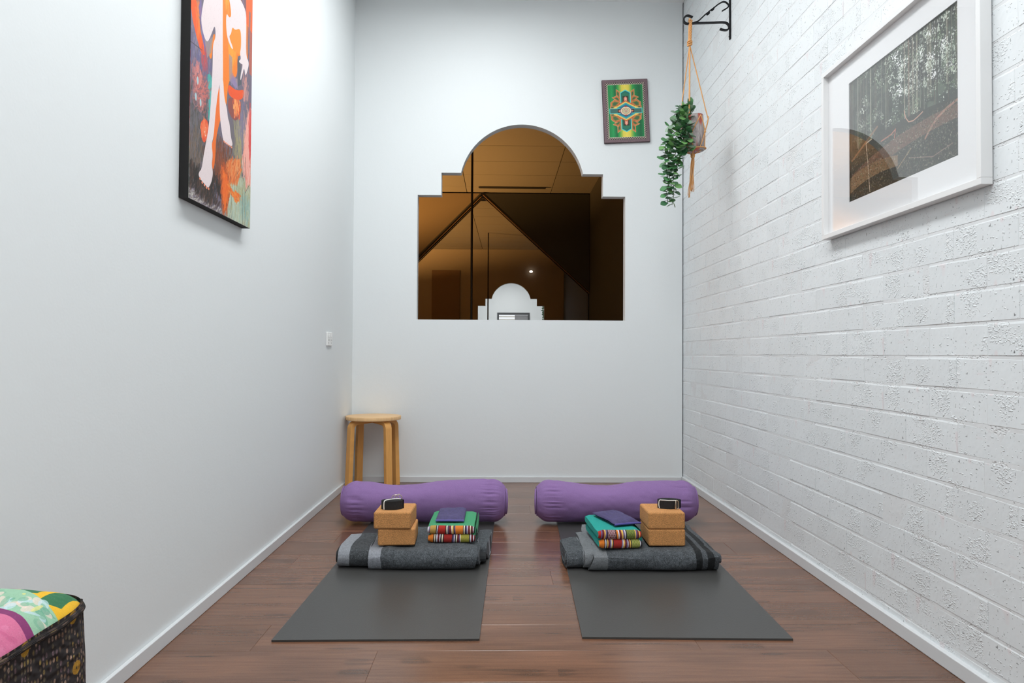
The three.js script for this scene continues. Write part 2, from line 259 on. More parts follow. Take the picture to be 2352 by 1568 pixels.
// ---------------------------------------------------------------- yoga mats
{
  const bump = dataTex(256, 256, (x, y) => 128 + 110 * (noise2(x / 3, y / 3, 85, 85) - 0.5) + 60 * (hash(x, y, 3) - 0.5), false);
  const M_mat = phys({ color: new THREE.Color(0.056, 0.055, 0.053), roughness: 0.36, bumpMap: bump, bumpScale: 0.0004 });
  const mat = (c, lab) => {                               // near-left, near-right, far-right, far-left [x, z]
    const t = thing('yoga_mat', lab, 'yoga mat', [0, 0, 0]);
    const s = new THREE.Shape(c.map(p => new THREE.Vector2(p[0], -p[1])));
    const g = new THREE.ExtrudeGeometry(s, { depth: 0.0048, bevelEnabled: true, bevelThickness: 0.0008, bevelSize: 0.0008, bevelSegments: 2 }); g.rotateX(-Math.PI / 2); g.translate(0, 0.0008, 0);
    part('sheet', planarUV(g, 0, 2, 1 / 0.15, 1 / 0.15), M_mat, t);
  };
  mat([[-0.656, -2.105], [-0.053, -2.112], [-0.012, -3.84], [-0.622, -3.835]], 'charcoal yoga mat under the grey blanket with pale stripes');
  mat([[0.252, -2.123], [0.872, -2.107], [0.910, -3.83], [0.303, -3.85]], 'charcoal yoga mat under the grey blanket with two black stripes');
}
// ---------------------------------------------------------------- purple bolsters
{
  const weave = dataTex(256, 256, (x, y) => 128 + 55 * Math.sin(x * Math.PI / 4) * Math.sin(y * Math.PI / 4) + 70 * (hash(x, y, 1) - 0.5), false);
  const cm = dataTex(256, 256, (x, y) => { const f = 0.93 + 0.14 * hash(x >> 1, y >> 1, 7); return [140 * f, 108 * f, 160 * f]; });
  const M_purple = phys({ map: cm, roughness: 0.95, bumpMap: weave, bumpScale: 0.0006, sheen: 0.5, sheenRoughness: 0.6, sheenColor: new THREE.Color(0.5, 0.35, 0.6) });
  const M_seam = std({ color: 0x4d3263, roughness: 0.95 });
  const bolster = (cx, cz, len, sagX, sg, lab, k) => {
    const t = thing('bolster', lab, 'bolster', [cx, 0.006, cz], 'purple bolsters across the mat ends');
    const H = len / 2, R = 0.104;
    const surf = (u, v) => {
      const s = u * 2 - 1, x = s * H, e = H - Math.abs(x), th = v * Math.PI * 2;
      let r = R * (1 - 0.34 * Math.pow(clamp(1 - e / 0.075, 0, 1), 2.6));
      const sag = Math.exp(-Math.pow((s - sagX) / 0.42, 2)), top = Math.max(0, Math.sin(th));
      const seam = Math.exp(-Math.pow((e - 0.085) / 0.016, 2)), near = Math.exp(-Math.pow((e - 0.075) / 0.035, 2)), side = s > 0 ? 1 : 0;
      const w = Math.sin(th * 19 + 7 * noise3(th * 1.7, side * 9 + k, 3)) * sst(-0.25, 0.35, noise3(th * 2.3, side * 5 + k * 3, 8));
      const cr = Math.pow(0.5 + 0.5 * Math.sin(th * 24 + 9 * noise3(th * 1.9, side * 9 + k, 3)), 5) * sst(-0.35, 0.15, noise3(th * 2.3, side * 5 + k * 3, 8));
      r += -0.002 * seam - near * cr * 0.0052 + near * 0.0012 * w + 0.0022 * noise3(x * 11, th * 1.6, k) + 0.0012 * noise3(x * 34, th * 5, k + 5);
      let y = R + r * Math.sin(th), z = -r * Math.cos(th) * 1.04;
      y -= sag * sg * top * top; y -= 0.004 * (1 - sag) * top * (s * (k ? 1 : -1));
      if (y < 0.012) { y = 0.012 - 0.012 * (1 - Math.exp((y - 0.012) / 0.012)); }
      return [x, Math.max(y, 0.0), z];
    };
    part('cover', grid(220, 150, surf, (u, v) => [u * len / 0.12, v * 0.65 / 0.12]), M_purple, t);
    for (const s of [-1, 1]) {
      const r0 = R * 0.665, cy = R;
      const cap = part('end_panel', grid(24, 64, (u, v) => { const rad = u * r0, th = v * Math.PI * 2; return [s * (H + 0.010 * (1 - u * u) - 0.0005), Math.max(cy + rad * Math.sin(th), 0.001), -rad * Math.cos(th) * 1.04]; }, (u, v) => [u * Math.cos(v * 6.283), u * Math.sin(v * 6.283)]), M_purple, t);
      const ring = []; for (let i = 0; i < 40; i++) { const th = i / 40 * Math.PI * 2; ring.push(V(s * (H - 0.001), cy + r0 * Math.sin(th), -r0 * Math.cos(th) * 1.04)); }
      part('piping', tube(ring, 0.0036, 120, 8, true), M_purple, t, 'purple corded edge');
      const hp = []; for (let i = 0; i <= 20; i++) { const a = i / 20, th = lerp(-1.0, 1.25, a); hp.push(V(s * (H + 0.006 + 0.004 * Math.sin(a * Math.PI)), cy + r0 * 0.93 * Math.sin(th), r0 * 0.93 * Math.cos(th) * 1.04)); }
      const hg = new THREE.TubeGeometry(new THREE.CatmullRomCurve3(hp), 40, 0.005, 8);
      if ((s > 0) === (k === 0)) part('carry_handle', hg, M_purple, t);
    }
    part('zip_seam', tube(Array.from({ length: 30 }, (_, i) => { const p = surf(lerp(0.12, 0.88, i / 29), 0.415 + 0.5); return V(p[0], p[1], p[2] + 0.0005); }), 0.0016, 90, 6), M_seam, t);
    return t;
  };
  bolster(-0.366, -3.575, 0.80, -0.28, 0.030, 'purple bolster behind the cork blocks and green folded cloth', 0);
  bolster(0.588, -3.575, 0.79, -0.20, 0.031, 'purple bolster behind the turquoise folded cloth', 1);
}
// ---------------------------------------------------------------- folded grey blankets
const woolTex = (stripes) => dataTex(1024, 1024, (x, y) => {
  const X = x / 1024 * 0.64; let base = [72, 76, 80], amp = 1, st = null;
  for (const [a, b, c, am] of stripes) { const w = 0.0014 * (noise2(y / 12, 0, 85, 1, 4) - 0.5); if (X > a + w && X < b + w) { base = c; amp = am; } }
  const n = noise2(x / 2.2, y / 2.2, 465, 465, 2), m = noise2(x / 14, y / 14, 73, 73, 3), h = hash(x, y, 9), fl = h > 0.93 ? 60 : h < 0.08 ? -34 : 0;
  const f = 0.55 + 0.66 * n + 0.24 * m; return base.map((c, i) => c * lerp(1, f, amp) + fl * amp);
});
function cPoly(zf, zb, y0, y1, t) {        // sheet folded round the front: open "C" towards the back
  const r = (y1 - y0) / 2, cy = (y0 + y1) / 2, o = [], inn = [], n = 14;
  for (let i = 0; i <= n; i++) { const a = -Math.PI / 2 + Math.PI * i / n; o.push([zf - r + r * Math.cos(a), cy + r * Math.sin(a)]); inn.push([zf - r + (r - t) * Math.cos(a), cy + (r - t) * Math.sin(a)]); }
  const mids = [], mids2 = [], m = 12; for (let i = 1; i <= m; i++) mids.push([lerp(zf - r, zb, i / m), y1]);
  for (let i = m; i >= 1; i--) mids2.push([lerp(zf - r, zb, i / m), y1 - t]);
  const lo = [], lo2 = []; for (let i = m; i >= 1; i--) lo.push([lerp(zf - r, zb, i / m), y0]); for (let i = 1; i <= m; i++) lo2.push([lerp(zf - r, zb, i / m), y0 + t]);
  return [...lo, ...o, ...mids, ...mids2, ...inn.reverse(), ...lo2];
}
function slabPoly(zf, zb, y0, y1, rb = 0.3) {   // thick pad with rounded front and back
  const h = (y1 - y0) / 2, cy = (y0 + y1) / 2, o = [], n = 12, b = h * rb;
  for (let i = 0; i <= n; i++) { const a = -Math.PI / 2 + Math.PI * i / n; o.push([zf - h + h * Math.cos(a), cy + h * Math.sin(a)]); }
  for (let i = 1; i < 12; i++) o.push([lerp(zf - h, zb + b, i / 12), y1]);
  for (let i = 0; i <= 5; i++) { const a = Math.PI / 2 + Math.PI / 2 * i / 5; o.push([zb + b + b * Math.cos(a), y1 - b + b * Math.sin(a)]); }
  for (let i = 0; i <= 5; i++) { const a = Math.PI + Math.PI / 2 * i / 5; o.push([zb + b + b * Math.cos(a), y0 + b + b * Math.sin(a)]); }
  for (let i = 11; i >= 1; i--) o.push([lerp(zf - h, zb + b, i / 12), y0]);
  return o;
}
const soft = (k, amp0, floorY, lift) => (x, y, z) => { const amp = amp0 * 1.7, dx = amp * noise3(x * 9 + k, y * 14, z * 9), dy = amp * noise3(x * 8, y * 12 + k, z * 8 + 4) + (lift ? lift(x, y, z) : 0), dz = amp * 1.2 * noise3(x * 7, y * 10 + 2, z * 7 + k); const f = sst(floorY, floorY + 0.03, y), top = sst(floorY + 0.045, floorY + 0.065, y), d2 = lerp(dy, -Math.abs(dy), top); return [x + dx, Math.max(floorY, y + d2 * f), z + dz]; };
{
  const fy = 0.0068;
  const lt = woolTex([[0, 0.052, [138, 141, 147], 0.35], [0.128, 0.178, [140, 143, 150], 0.35], [0.052, 0.128, [62, 65, 68], 1]]);
  lt.offset.set(0, 0);
  const M_l = std({ map: lt, roughness: 1.0, bumpMap: dataTex(256, 256, (x, y) => 255 * noise2(x / 2.5, y / 2.5, 102, 102), false), bumpScale: 0.0012 });
  const M_edge = std({ color: 0x26282a, roughness: 1 });
  const t = thing('folded_blanket', 'folded grey wool blanket with pale grey stripes under the green cloth', 'blanket', [-0.63, 0, 0]);
  // left tier: lower folds sticking out
  part('fold', sweep(cPoly(-2.785, -3.06, fy + 0.004, fy + 0.073, 0.012), 0.006, 0.17, 26, soft(1, 0.004, fy, (x, y, z) => -0.010 * sst(-2.85, -3.06, z) * sst(0.1, 0.0, x))), M_l, t, 'pale grey striped outer fold');
  part('inner_fold', sweep(slabPoly(-2.80, -3.05, fy + 0.018, fy + 0.060), 0.000, 0.17, 22, soft(2, 0.0035, fy)), M_edge, t);
  // main tier wrapped round the front
  const lift = (x, y, z) => 0.004 * Math.sin(x * 16 + 1) - 0.006 * sst(0.50, 0.56, x) + 0.006 * Math.exp(-Math.pow((x - 0.18) / 0.05, 2));
  part('outer_fold', sweep(cPoly(-2.757, -3.16, fy, fy + 0.079, 0.013), 0.130, 0.545, 70, soft(3, 0.0048, fy, lift)), M_l, t);
  part('inner_fold', sweep(slabPoly(-2.772, -3.15, fy + 0.014, fy + 0.064), 0.15, 0.560, 60, soft(4, 0.0042, fy)), M_l, t);
  part('rolled_edge', sweep(slabPoly(-2.90, -3.17, fy + 0.004, fy + 0.062, 0.6), 0.535, 0.588, 20, (x, y, z) => soft(5, 0.004, fy)(x, y, z).map((v, i) => i === 0 ? v + 0.012 * sst(-2.85, -3.1, z) : v)), M_l, t);
  part('inner_fold', sweep(slabPoly(-2.84, -3.12, fy + 0.008, fy + 0.034, 0.6), 0.54, 0.584, 16, soft(6, 0.004, fy)), M_edge, t);
  const rt = woolTex([[0.072, 0.163, [112, 115, 118], 0.35], [0.503, 0.527, [26, 28, 30], 0.6], [0.548, 0.575, [26, 28, 30], 0.6]]);
  const M_r = std({ map: rt, roughness: 1.0, bumpMap: M_l.bumpMap, bumpScale: 0.0012 });
  const q = thing('folded_blanket', 'folded grey wool blanket with two black stripes under the turquoise cloth', 'blanket', [0.262, 0, 0]);
  part('fold', sweep(cPoly(-2.775, -3.02, fy, fy + 0.068, 0.014), 0.002, 0.10, 24, soft(11, 0.004, fy, (x, y, z) => -0.008 * sst(0.05, 0, x))), M_r, q);
  part('inner_fold', sweep(slabPoly(-2.79, -3.02, fy + 0.014, fy + 0.054), 0.004, 0.12, 20, soft(12, 0.003, fy)), M_r, q);
  part('pale_fold', sweep(cPoly(-2.762, -3.07, fy + 0.006, fy + 0.074, 0.010), 0.072, 0.14, 22, soft(13, 0.004, fy, (x, y, z) => -0.006 * sst(0.12, 0.07, x))), M_r, q, 'pale grey overlapping band');
  part('outer_fold', sweep(cPoly(-2.742, -3.20, fy, fy + 0.079, 0.013), 0.108, 0.592, 76, (x, y, z) => { const p = soft(14, 0.005, fy, (x, y, z) => 0.005 * Math.sin(x * 13) + 0.006 * sst(0.50, 0.58, x))(x, y, z); p[0] -= 0.012 * sst(fy + 0.05, fy, y) * sst(0.16, 0.1, x); return p; }), M_r, q);
  part('inner_fold', sweep(slabPoly(-2.758, -3.19, fy + 0.014, fy + 0.066), 0.14, 0.585, 60, soft(15, 0.004, fy)), M_r, q);
  part('side_fold', sweep(slabPoly(-2.775, -3.20, fy + 0.022, fy + 0.058, 0.5), 0.54, 0.604, 20, soft(16, 0.005, fy)), M_r, q);
}
// ---------------------------------------------------------------- cork blocks
{
  const cork = dataTex(512, 512, (x, y) => {
    const n = noise2(x / 3, y / 3, 170, 170, 1), m = noise2(x / 7, y / 7, 73, 73, 2), g = hash(x >> 1, y >> 1, 4), d = sst(0.72, 0.88, noise2(x / 2.6, y / 2.6, 196, 196, 8)) * 0.30;
    const f = 0.80 + 0.22 * n + 0.16 * m + 0.10 * (g - 0.5) - d; return [206 * f, 146 * f, 88 * f];
  });
  const cb = dataTex(256, 256, (x, y) => 255 * noise2(x / 4, y / 4, 64, 64, 1), false);
  const M_cork = std({ map: cork, roughness: 0.9, bumpMap: cb, bumpScale: 0.0008 });
  const w = 0.146, h = 0.066, d = 0.176;
  const g = new RoundedBoxGeometry(w, h, d, 4, 0.0075); { // box projection in metres
    const p = g.attributes.position, n = g.attributes.normal, uv = g.attributes.uv;
    for (let i = 0; i < p.count; i++) { const ax = Math.abs(n.getX(i)), ay = Math.abs(n.getY(i)), az = Math.abs(n.getZ(i)); const [a, b] = ay >= ax && ay >= az ? [p.getX(i), p.getZ(i)] : ax >= az ? [p.getZ(i), p.getY(i)] : [p.getX(i), p.getY(i)]; uv.setXY(i, a / 0.16 + 0.3, b / 0.16 + 0.1); }
  }
  const block = (x, y, z, r, lab, grp) => { const o = shade(new THREE.Mesh(g, M_cork)); o.name = numbered('cork_block'); o.position.set(x, y + h / 2, z); o.rotation.y = r * D2R; o.userData = { label: lab, category: 'yoga block', group: grp }; scene.add(o); };
  const by = 0.0866;
  block(-0.402, by, -2.912, 2.5, 'cork yoga block on the blanket, lower of the two beside the green cloth', 'cork blocks');
  block(-0.413, by + h + 0.0006, -2.905, -1.0, 'cork yoga block with the oval strap coil on top', 'cork blocks');
  block(0.668, by, -2.905, -0.5, 'cork yoga block on the blanket, lower of the two beside the turquoise cloth', 'cork blocks');
  block(0.666, by + h + 0.0006, -2.905, 0.3, 'cork yoga block with the buckled strap coil on top', 'cork blocks');
}
// ---------------------------------------------------------------- coiled straps
{
  const M_web = std({ color: new THREE.Color(0.012, 0.012, 0.013), roughness: 0.85, bumpMap: dataTex(64, 64, (x, y) => ((x >> 2) + (y >> 2)) % 2 ? 220 : 40, false), bumpScale: 0.0004 });
  const M_white = std({ color: 0xf2efe9, roughness: 0.7 }), M_metal = std({ color: 0xd9c9b4, metalness: 1, roughness: 0.25 });
  const coilPt = (a, A, B, T) => { const k = a / (Math.PI * 2), f = k / T, ra = lerp(0.010, A, f), rb = lerp(0.003, B, f); return [ra * Math.cos(a), rb * Math.sin(a)]; };
  const ribbon = (A, B, T, H, y0, th, a0, a1, n, grow = 0) => {
    const P = []; for (let i = 0; i <= n; i++) { const a = lerp(a0, a1, i / n), p = coilPt(a, A, B, T), q = coilPt(a + 0.01, A, B, T); let nx = q[1] - p[1], nz = -(q[0] - p[0]); const l = Math.hypot(nx, nz) || 1; nx /= l; nz /= l; P.push([p[0] + nx * grow, p[1] + nz * grow, nx, nz]); }
    const prof = [[-th / 2, 0.001], [-th / 2 + 0.0004, 0], [th / 2 - 0.0004, 0], [th / 2, 0.001], [th / 2, H - 0.001], [th / 2 - 0.0004, H], [-th / 2 + 0.0004, H], [-th / 2, H - 0.001], [-th / 2, 0.001]];
    return grid(n, 8, (u, v) => { const p = P[Math.round(u * n)], c = prof[Math.round(v * 8)]; return [p[0] + p[2] * c[0], y0 + c[1], p[1] + p[3] * c[0]]; }, (u, v) => [u * 20, v]);
  };
  const band = (pts, w, nrm) => { const n = pts.length - 1; return grid(n, 1, (u, v) => { const p = pts[Math.round(u * n)], o = (v - 0.5) * w; return [p[0] + nrm[0] * o, p[1] + nrm[1] * o, p[2] + nrm[2] * o]; }); };
  const mk = (x, y, z, ry, lab) => { const t = thing('yoga_strap', lab, 'yoga strap', [x, y, z]); t.rotation.y = ry; return t; };
  const topY = 0.0866 + 2 * 0.066 + 0.0008;
  {
    const t = mk(-0.424, topY, -2.885, 0.12, 'oval coil of black yoga strap with a white stripe and ring');
    part('webbing', ribbon(0.0445, 0.030, 8, 0.034, 0, 0.0026, 0.2, 8 * 2 * Math.PI, 460), M_web, t);
    const k = part('white_stripe', tube([V(-0.032, 0.002, 0.0245), V(-0.0325, 0.018, 0.0245), V(-0.031, 0.033, 0.0235), V(-0.026, 0.0358, 0.014), V(-0.006, 0.0358, -0.004), V(0.022, 0.0356, -0.013), V(0.033, 0.034, -0.014)], 0.0022, 60, 8), M_white, t);
    const ring = [[-0.012, 0.034], [-0.012, 0.042], [-0.004, 0.050], [0.008, 0.050], [0.013, 0.044], [0.013, 0.034]].map(p => V(p[0] + 0.010, p[1], -0.016)); part('buckle_ring', tube(ring, 0.0017, 40, 8), M_metal, t);
    const ring2 = [[-0.008, 0.034], [-0.004, 0.044], [0.010, 0.052], [0.022, 0.040], [0.020, 0.034]].map(p => V(p[0] + 0.016, p[1], -0.020)); part('buckle_ring', tube(ring2, 0.0017, 40, 8), M_metal, t);
  }
  {
    const t = mk(0.695, topY, -2.905, -0.06, 'flattened coil of black yoga strap with cream edging and buckle');
    part('webbing', ribbon(0.047, 0.030, 8, 0.034, 0, 0.0026, 0.2, 8 * 2 * Math.PI, 460), M_web, t);
    part('cream_edging', tube([V(-0.041, 0.002, 0.0195), V(-0.043, 0.018, 0.0165), V(-0.040, 0.033, 0.016), V(-0.030, 0.0350, 0.0225), V(-0.004, 0.0352, 0.0285), V(0.022, 0.0350, 0.0265)], 0.0016, 60, 8), M_white, t);
    const b = part('buckle', mergeGeometries([tube([V(0.022, 0.002, 0.031), V(0.022, 0.032, 0.031), V(0.024, 0.036, 0.029), V(0.030, 0.034, 0.0275), V(0.033, 0.030, 0.0265), V(0.033, 0.004, 0.0265), V(0.028, 0.001, 0.0285)], 0.0018, 60, 8, true)]), M_metal, t);
    part('pin', tube([V(0.0265, 0.003, 0.0315), V(0.0265, 0.032, 0.0315)], 0.0014, 8, 8), M_metal, b);
  }
}
// ---------------------------------------------------------------- folded striped cloths and eye pillows
{
  const bandTex = (list, s) => canvasTex(1024, 192, (g, w, h) => {
    let x = 0; const tot = list.reduce((a, b) => a + b[0], 0);
    for (const [ww, c, motif, mc] of list) {
      const x0 = x / tot * w, x1 = (x + ww) / tot * w; g.fillStyle = c; g.fillRect(x0, 0, x1 - x0 + 1, h); x += ww;
      if (motif === 'dia') { g.strokeStyle = mc; g.lineWidth = 4; for (let i = -1; i < 6; i++) for (let j = -1; j < 7; j++) { const cx = x0 + (i + (j % 2) * 0.5) * (x1 - x0) / 3, cy = j * 32; g.save(); g.beginPath(); g.rect(x0, 0, x1 - x0, h); g.clip(); g.beginPath(); g.moveTo(cx, cy - 26); g.lineTo(cx + 20, cy); g.lineTo(cx, cy + 26); g.lineTo(cx - 20, cy); g.closePath(); g.stroke(); g.restore(); } }
      if (motif === 'chev') { g.strokeStyle = mc; g.lineWidth = 5; g.save(); g.beginPath(); g.rect(x0, 0, x1 - x0, h); g.clip(); for (let j = -4; j < 14; j++) { g.beginPath(); g.moveTo(x0, j * 18); for (let i = 0; i <= 6; i++) g.lineTo(x0 + (x1 - x0) * i / 6, j * 18 + (i % 2) * 16); g.stroke(); } g.restore(); }
    }
    for (let y = 0; y < h; y += 4) { g.fillStyle = y % 8 ? 'rgba(0,0,0,0.16)' : 'rgba(255,255,255,0.07)'; g.fillRect(0, y, w, 2); }
  });
  const K = '#1d1a22', Wt = '#d9d3dd', R = '#a3221c', M = '#6e1a22', O = '#e07b22', Y = '#e7b65a', P = '#6a5a86', G = '#7f8f3a', RD = '#b32417', C = '#efe0c0';
  const A1 = [[5, Wt], [3, P], [20, Y, 'chev', '#3d3a20'], [3, K], [3, Wt], [2, K], [24, RD], [3, K], [4, C], [3, P], [2, K], [8, M], [3, C], [4, Y], [3, K], [3, P], [24, O], [2, K], [4, C], [3, K], [5, P], [3, Wt], [7, M], [3, C], [2, K], [5, M], [3, Wt], [3, K]];
  const A2 = [[16, O], [3, K], [3, C], [3, K], [4, Wt], [6, M], [3, Wt], [4, K], [4, C], [3, K], [26, R], [3, K], [4, P], [3, Wt], [3, K], [4, C], [6, M], [3, P], [3, C], [26, G, 'chev', '#d9b23a'], [3, K], [4, Wt], [6, M], [3, Wt], [3, M]];
  const B1 = [[8, RD], [4, P], [6, M], [4, Y], [4, P], [3, K], [24, M, 'dia', '#eadfe4'], [3, K], [5, O], [4, Wt], [6, M], [5, Y], [4, P], [3, Wt], [3, K], [24, G, 'dia', '#2c3016'], [3, Y], [4, P], [5, M], [4, Y], [4, RD]];
  const B2 = [[18, O], [3, K], [4, Wt], [3, K], [4, Y], [6, M], [4, P], [3, Wt], [4, Y], [3, K], [30, R], [3, P], [4, Wt], [5, Y], [6, M], [4, P], [3, Wt], [4, M], [5, Y], [3, K], [30, G, 'dia', '#d8c476'], [3, Wt], [4, K]];
  const felt = dataTex(256, 256, (x, y) => 255 * noise2(x / 2.5, y / 2.5, 102, 102, 3), false);
  const cloth = (lab, x, z, ry, base, col, bands, w, d, h) => {
    const t = thing('folded_cloth', lab, 'folded cloth', [x, base, z]); t.rotation.y = ry;
    const M_c = std({ color: col, roughness: 0.95, bumpMap: felt, bumpScale: 0.0009 });
    for (let k = 0; k < 2; k++) {
      const y0 = k * (h + 0.0012), sh = [[0, 0.003], [-0.003, 0.0]][k], m = (x, y, z) => { const e = sst(w / 2 - 0.022, w / 2, Math.abs(x)); return [x + sh[0] + 0.002 * noise3(x * 20, y * 30, z * 12 + k), y0 + h / 2 + (y - y0 - h / 2) * (1 - 0.34 * e * e) + 0.0016 * noise3(x * 18 + k, y * 20, z * 14), z + sh[1] + 0.002 * noise3(x * 16, k * 5, z * 10)]; };
      const body = part('fold', sweep(slabPoly(0, -d, y0, y0 + h, 0.9), -w / 2, w / 2, 30, m, 1 / 0.2), M_c, t);
      const tex = bandTex(bands[1 - k]), M_b = std({ map: tex, roughness: 0.9, bumpMap: felt, bumpScale: 0.0006 });
      const hr = h / 2 + 0.0009, n = 22;
      const bg = grid(60, n, (u, v) => { const X = lerp(-w / 2 - 0.001, w / 2 + 0.001, u), arc = lerp(-1.45, 1.62, v); let zz = -h / 2 + hr * Math.cos(arc), yy = y0 + h / 2 + hr * Math.sin(arc); if (v > 0.97) { zz -= 0.003; } return m(X, yy, zz); }, (u, v) => [u, v]);
      part('woven_band', bg, M_b, body, 'striped multicoloured woven border');
    }
    const fl = part('side_flap', grid(20, 10, (u, v) => { const z = -0.03 - u * (d - 0.05), a = v; return [w / 2 + 0.003 + 0.006 * Math.sin(a * 3.0) + 0.002 * noise3(z * 9, a * 3, 1), 0.004 + (2 * h - 0.006) * a, z]; }, (u, v) => [u * 1.5, v * 0.3]), M_c, t);
    return t;
  };
  const top = 0.0872;
  cloth('green folded cloth with striped woven border under a flat eye pillow', -0.184, -2.868, 0.0, top, new THREE.Color(0.055, 0.31, 0.145), [A1, A2], 0.186, 0.30, 0.031);
  cloth('turquoise folded cloth with striped woven border under a rumpled eye pillow', 0.478, -2.782, 0.06, top, new THREE.Color(0.011, 0.32, 0.275), [B1, B2], 0.168, 0.30, 0.033);
  const wv = dataTex(256, 256, (x, y) => { const f = 0.8 + 0.3 * hash(x, y >> 2, 3) + 0.12 * (noise2(x / 20, y / 20, 13, 13) - 0.5); return [76 * f, 68 * f, 112 * f]; });
  const M_eye = std({ map: wv, roughness: 0.75 }), M_hem = phys({ color: new THREE.Color(0.085, 0.065, 0.30), roughness: 0.5, sheen: 0.6, sheenColor: new THREE.Color(0.5, 0.5, 0.9) });
  const eye = (lab, x, y, z, ry, w, d, th, wr, k) => {
    const t = thing('eye_pillow', lab, 'eye pillow', [x, y, z]); t.rotation.y = ry;
    const f = s => (u, v) => { const a = u * 2 - 1, b = v * 2 - 1, e = Math.pow(clamp((1 - Math.pow(Math.abs(a), 6)) * (1 - Math.pow(Math.abs(b), 8)), 0, 1), 0.75), nn = noise3(a * 2 + k, b * 2.4, k * 3), rise = wr * (0.5 + 0.5 * nn) * (0.4 + 0.6 * e); return [a * w / 2 * (1 + wr * 1.2 * noise3(b * 1.6, k, 1)), Math.max(0.0004, th * 0.5 + (s > 0 ? th * 0.5 * e + rise : -th * 0.5 * e) + (s > 0 ? 0.0012 * noise3(a * 7, b * 9, k + 2) * e : 0)), b * d / 2 * (1 + wr * noise3(a * 1.7, k, 6))]; };
    part('body', mergeGeometries([grid(40, 50, f(1)), grid(40, 50, f(-1))]), M_eye, t);
    const hem = []; for (let i = 0; i <= 24; i++) { const p = f(1)(i / 24, 1), q = f(1)(i / 24, 0.97); hem.push(V(p[0], Math.max(0.006, p[1] * 0.8), p[2] - 0.001)); }
    const hg = new THREE.TubeGeometry(new THREE.CatmullRomCurve3(hem), 60, 0.0042, 8); part('hem', hg, M_hem, t, 'shiny violet blue hem');
  };
  const et = top + 2 * 0.031 + 0.0032;
  eye('flat violet eye pillow with a bright blue hem on the green cloth', -0.196, et, -3.045, 0.0, 0.116, 0.225, 0.017, 0.004, 1);
  eye('rumpled dark violet eye pillow lying askew on the turquoise cloth', 0.488, top + 2 * 0.033 + 0.0032, -2.962, 0.30, 0.116, 0.215, 0.018, 0.010, 4);
}
// ---------------------------------------------------------------- birch stool in the corner
{
  const birch = dataTex(512, 512, (x, y) => { const f = 0.93 + 0.09 * noise2(x / 60, y / 3, 8, 170, 1) + 0.05 * noise2(x / 25, y / 2, 20, 256, 2); return [232 * f, 190 * f, 138 * f]; });
  const legTex = dataTex(256, 512, (x, y) => { const f = 0.92 + 0.10 * noise2(x / 3, y / 70, 85, 7, 1) + 0.05 * noise2(x / 2, y / 20, 128, 25, 2); return [226 * f, 166 * f, 92 * f]; });
  const M_seat = phys({ map: birch, roughness: 0.45 }), M_leg = phys({ map: legTex, roughness: 0.42 });
  const t = thing('stool', 'round pale birch stool with four bent legs in the corner', 'stool', [-0.786, 0, -4.515]);
  const R = 0.172, seat = new THREE.LatheGeometry([[0, 0.427], [R - 0.004, 0.427], [R - 0.001, 0.429], [R, 0.432], [R, 0.446], [R - 0.001, 0.449], [R - 0.004, 0.45], [0, 0.45]].map(p => new THREE.Vector2(...p)), 72);
  part('seat', planarUV(toCreasedNormals(seat, 0.6), 0, 2, 1 / 0.4, 1 / 0.4), M_seat, t);
  // bent plywood leg: L-shaped band in the (r, y) plane
  const th = 0.024, s = new THREE.Shape(), o = 0.172, rb = 0.052, yT = 0.4265, foot = 0.187;
  s.moveTo(0.02, yT); s.lineTo(o - rb, yT); s.absarc(o - rb, yT - rb, rb, Math.PI / 2, 0.02, true); s.lineTo(foot, 0); s.lineTo(foot - th - 0.002, 0); s.lineTo(o - th, yT - rb); s.absarc(o - rb, yT - rb, rb - th, 0.02, Math.PI / 2, false); s.lineTo(0.02, yT - th * 0.7); s.closePath();
  const lg = new THREE.ExtrudeGeometry(s, { depth: 0.040, bevelEnabled: true, bevelThickness: 0.0015, bevelSize: 0.0015, bevelSegments: 2, curveSegments: 14 }); lg.translate(0, 0, -0.020);
  { const p = lg.attributes.position; for (let i = 0; i < p.count; i++) p.setY(i, clamp(p.getY(i), 0, 0.4268)); }
  planarUV(lg, 2, 1, 1 / 0.12, 1 / 0.5, 0.1, 0);
  for (const a of [48, 138, 228, 318]) { const m = part('leg', lg, M_leg, t); m.rotation.y = (a - 6) * D2R; }
}
// ---------------------------------------------------------------- wall outlet
{
  const t = thing('power_outlet', 'white double power outlet on the smooth wall beside the stool', 'power outlet', [XL, 0.921, -4.04]);
  const Mw = std({ color: 0xf1f1ef, roughness: 0.35 }), Mk = std({ color: 0x2a2a2c, roughness: 0.6 });
  part('plate', rbx(0, 0.009, -0.038, 0.038, -0.058, 0.058, 0.003), Mw, t);
  for (const s of [-1, 1]) { const k = part('rocker_switch', rbx(0.009, 0.0125, 0.010, 0.026, s * 0.026 - 0.006, s * 0.026 + 0.006, 0.0015), Mw, t); part('socket_slot', mergeGeometries([-0.009, 0.009].map(q => bx(0.0088, 0.0094, -0.012, -0.002, s * 0.03 + q - 0.0015, s * 0.03 + q + 0.0015)).concat([bx(0.0088, 0.0094, -0.027, -0.018, s * 0.03 - 0.0015, s * 0.03 + 0.0015)])), Mk, t); }
}
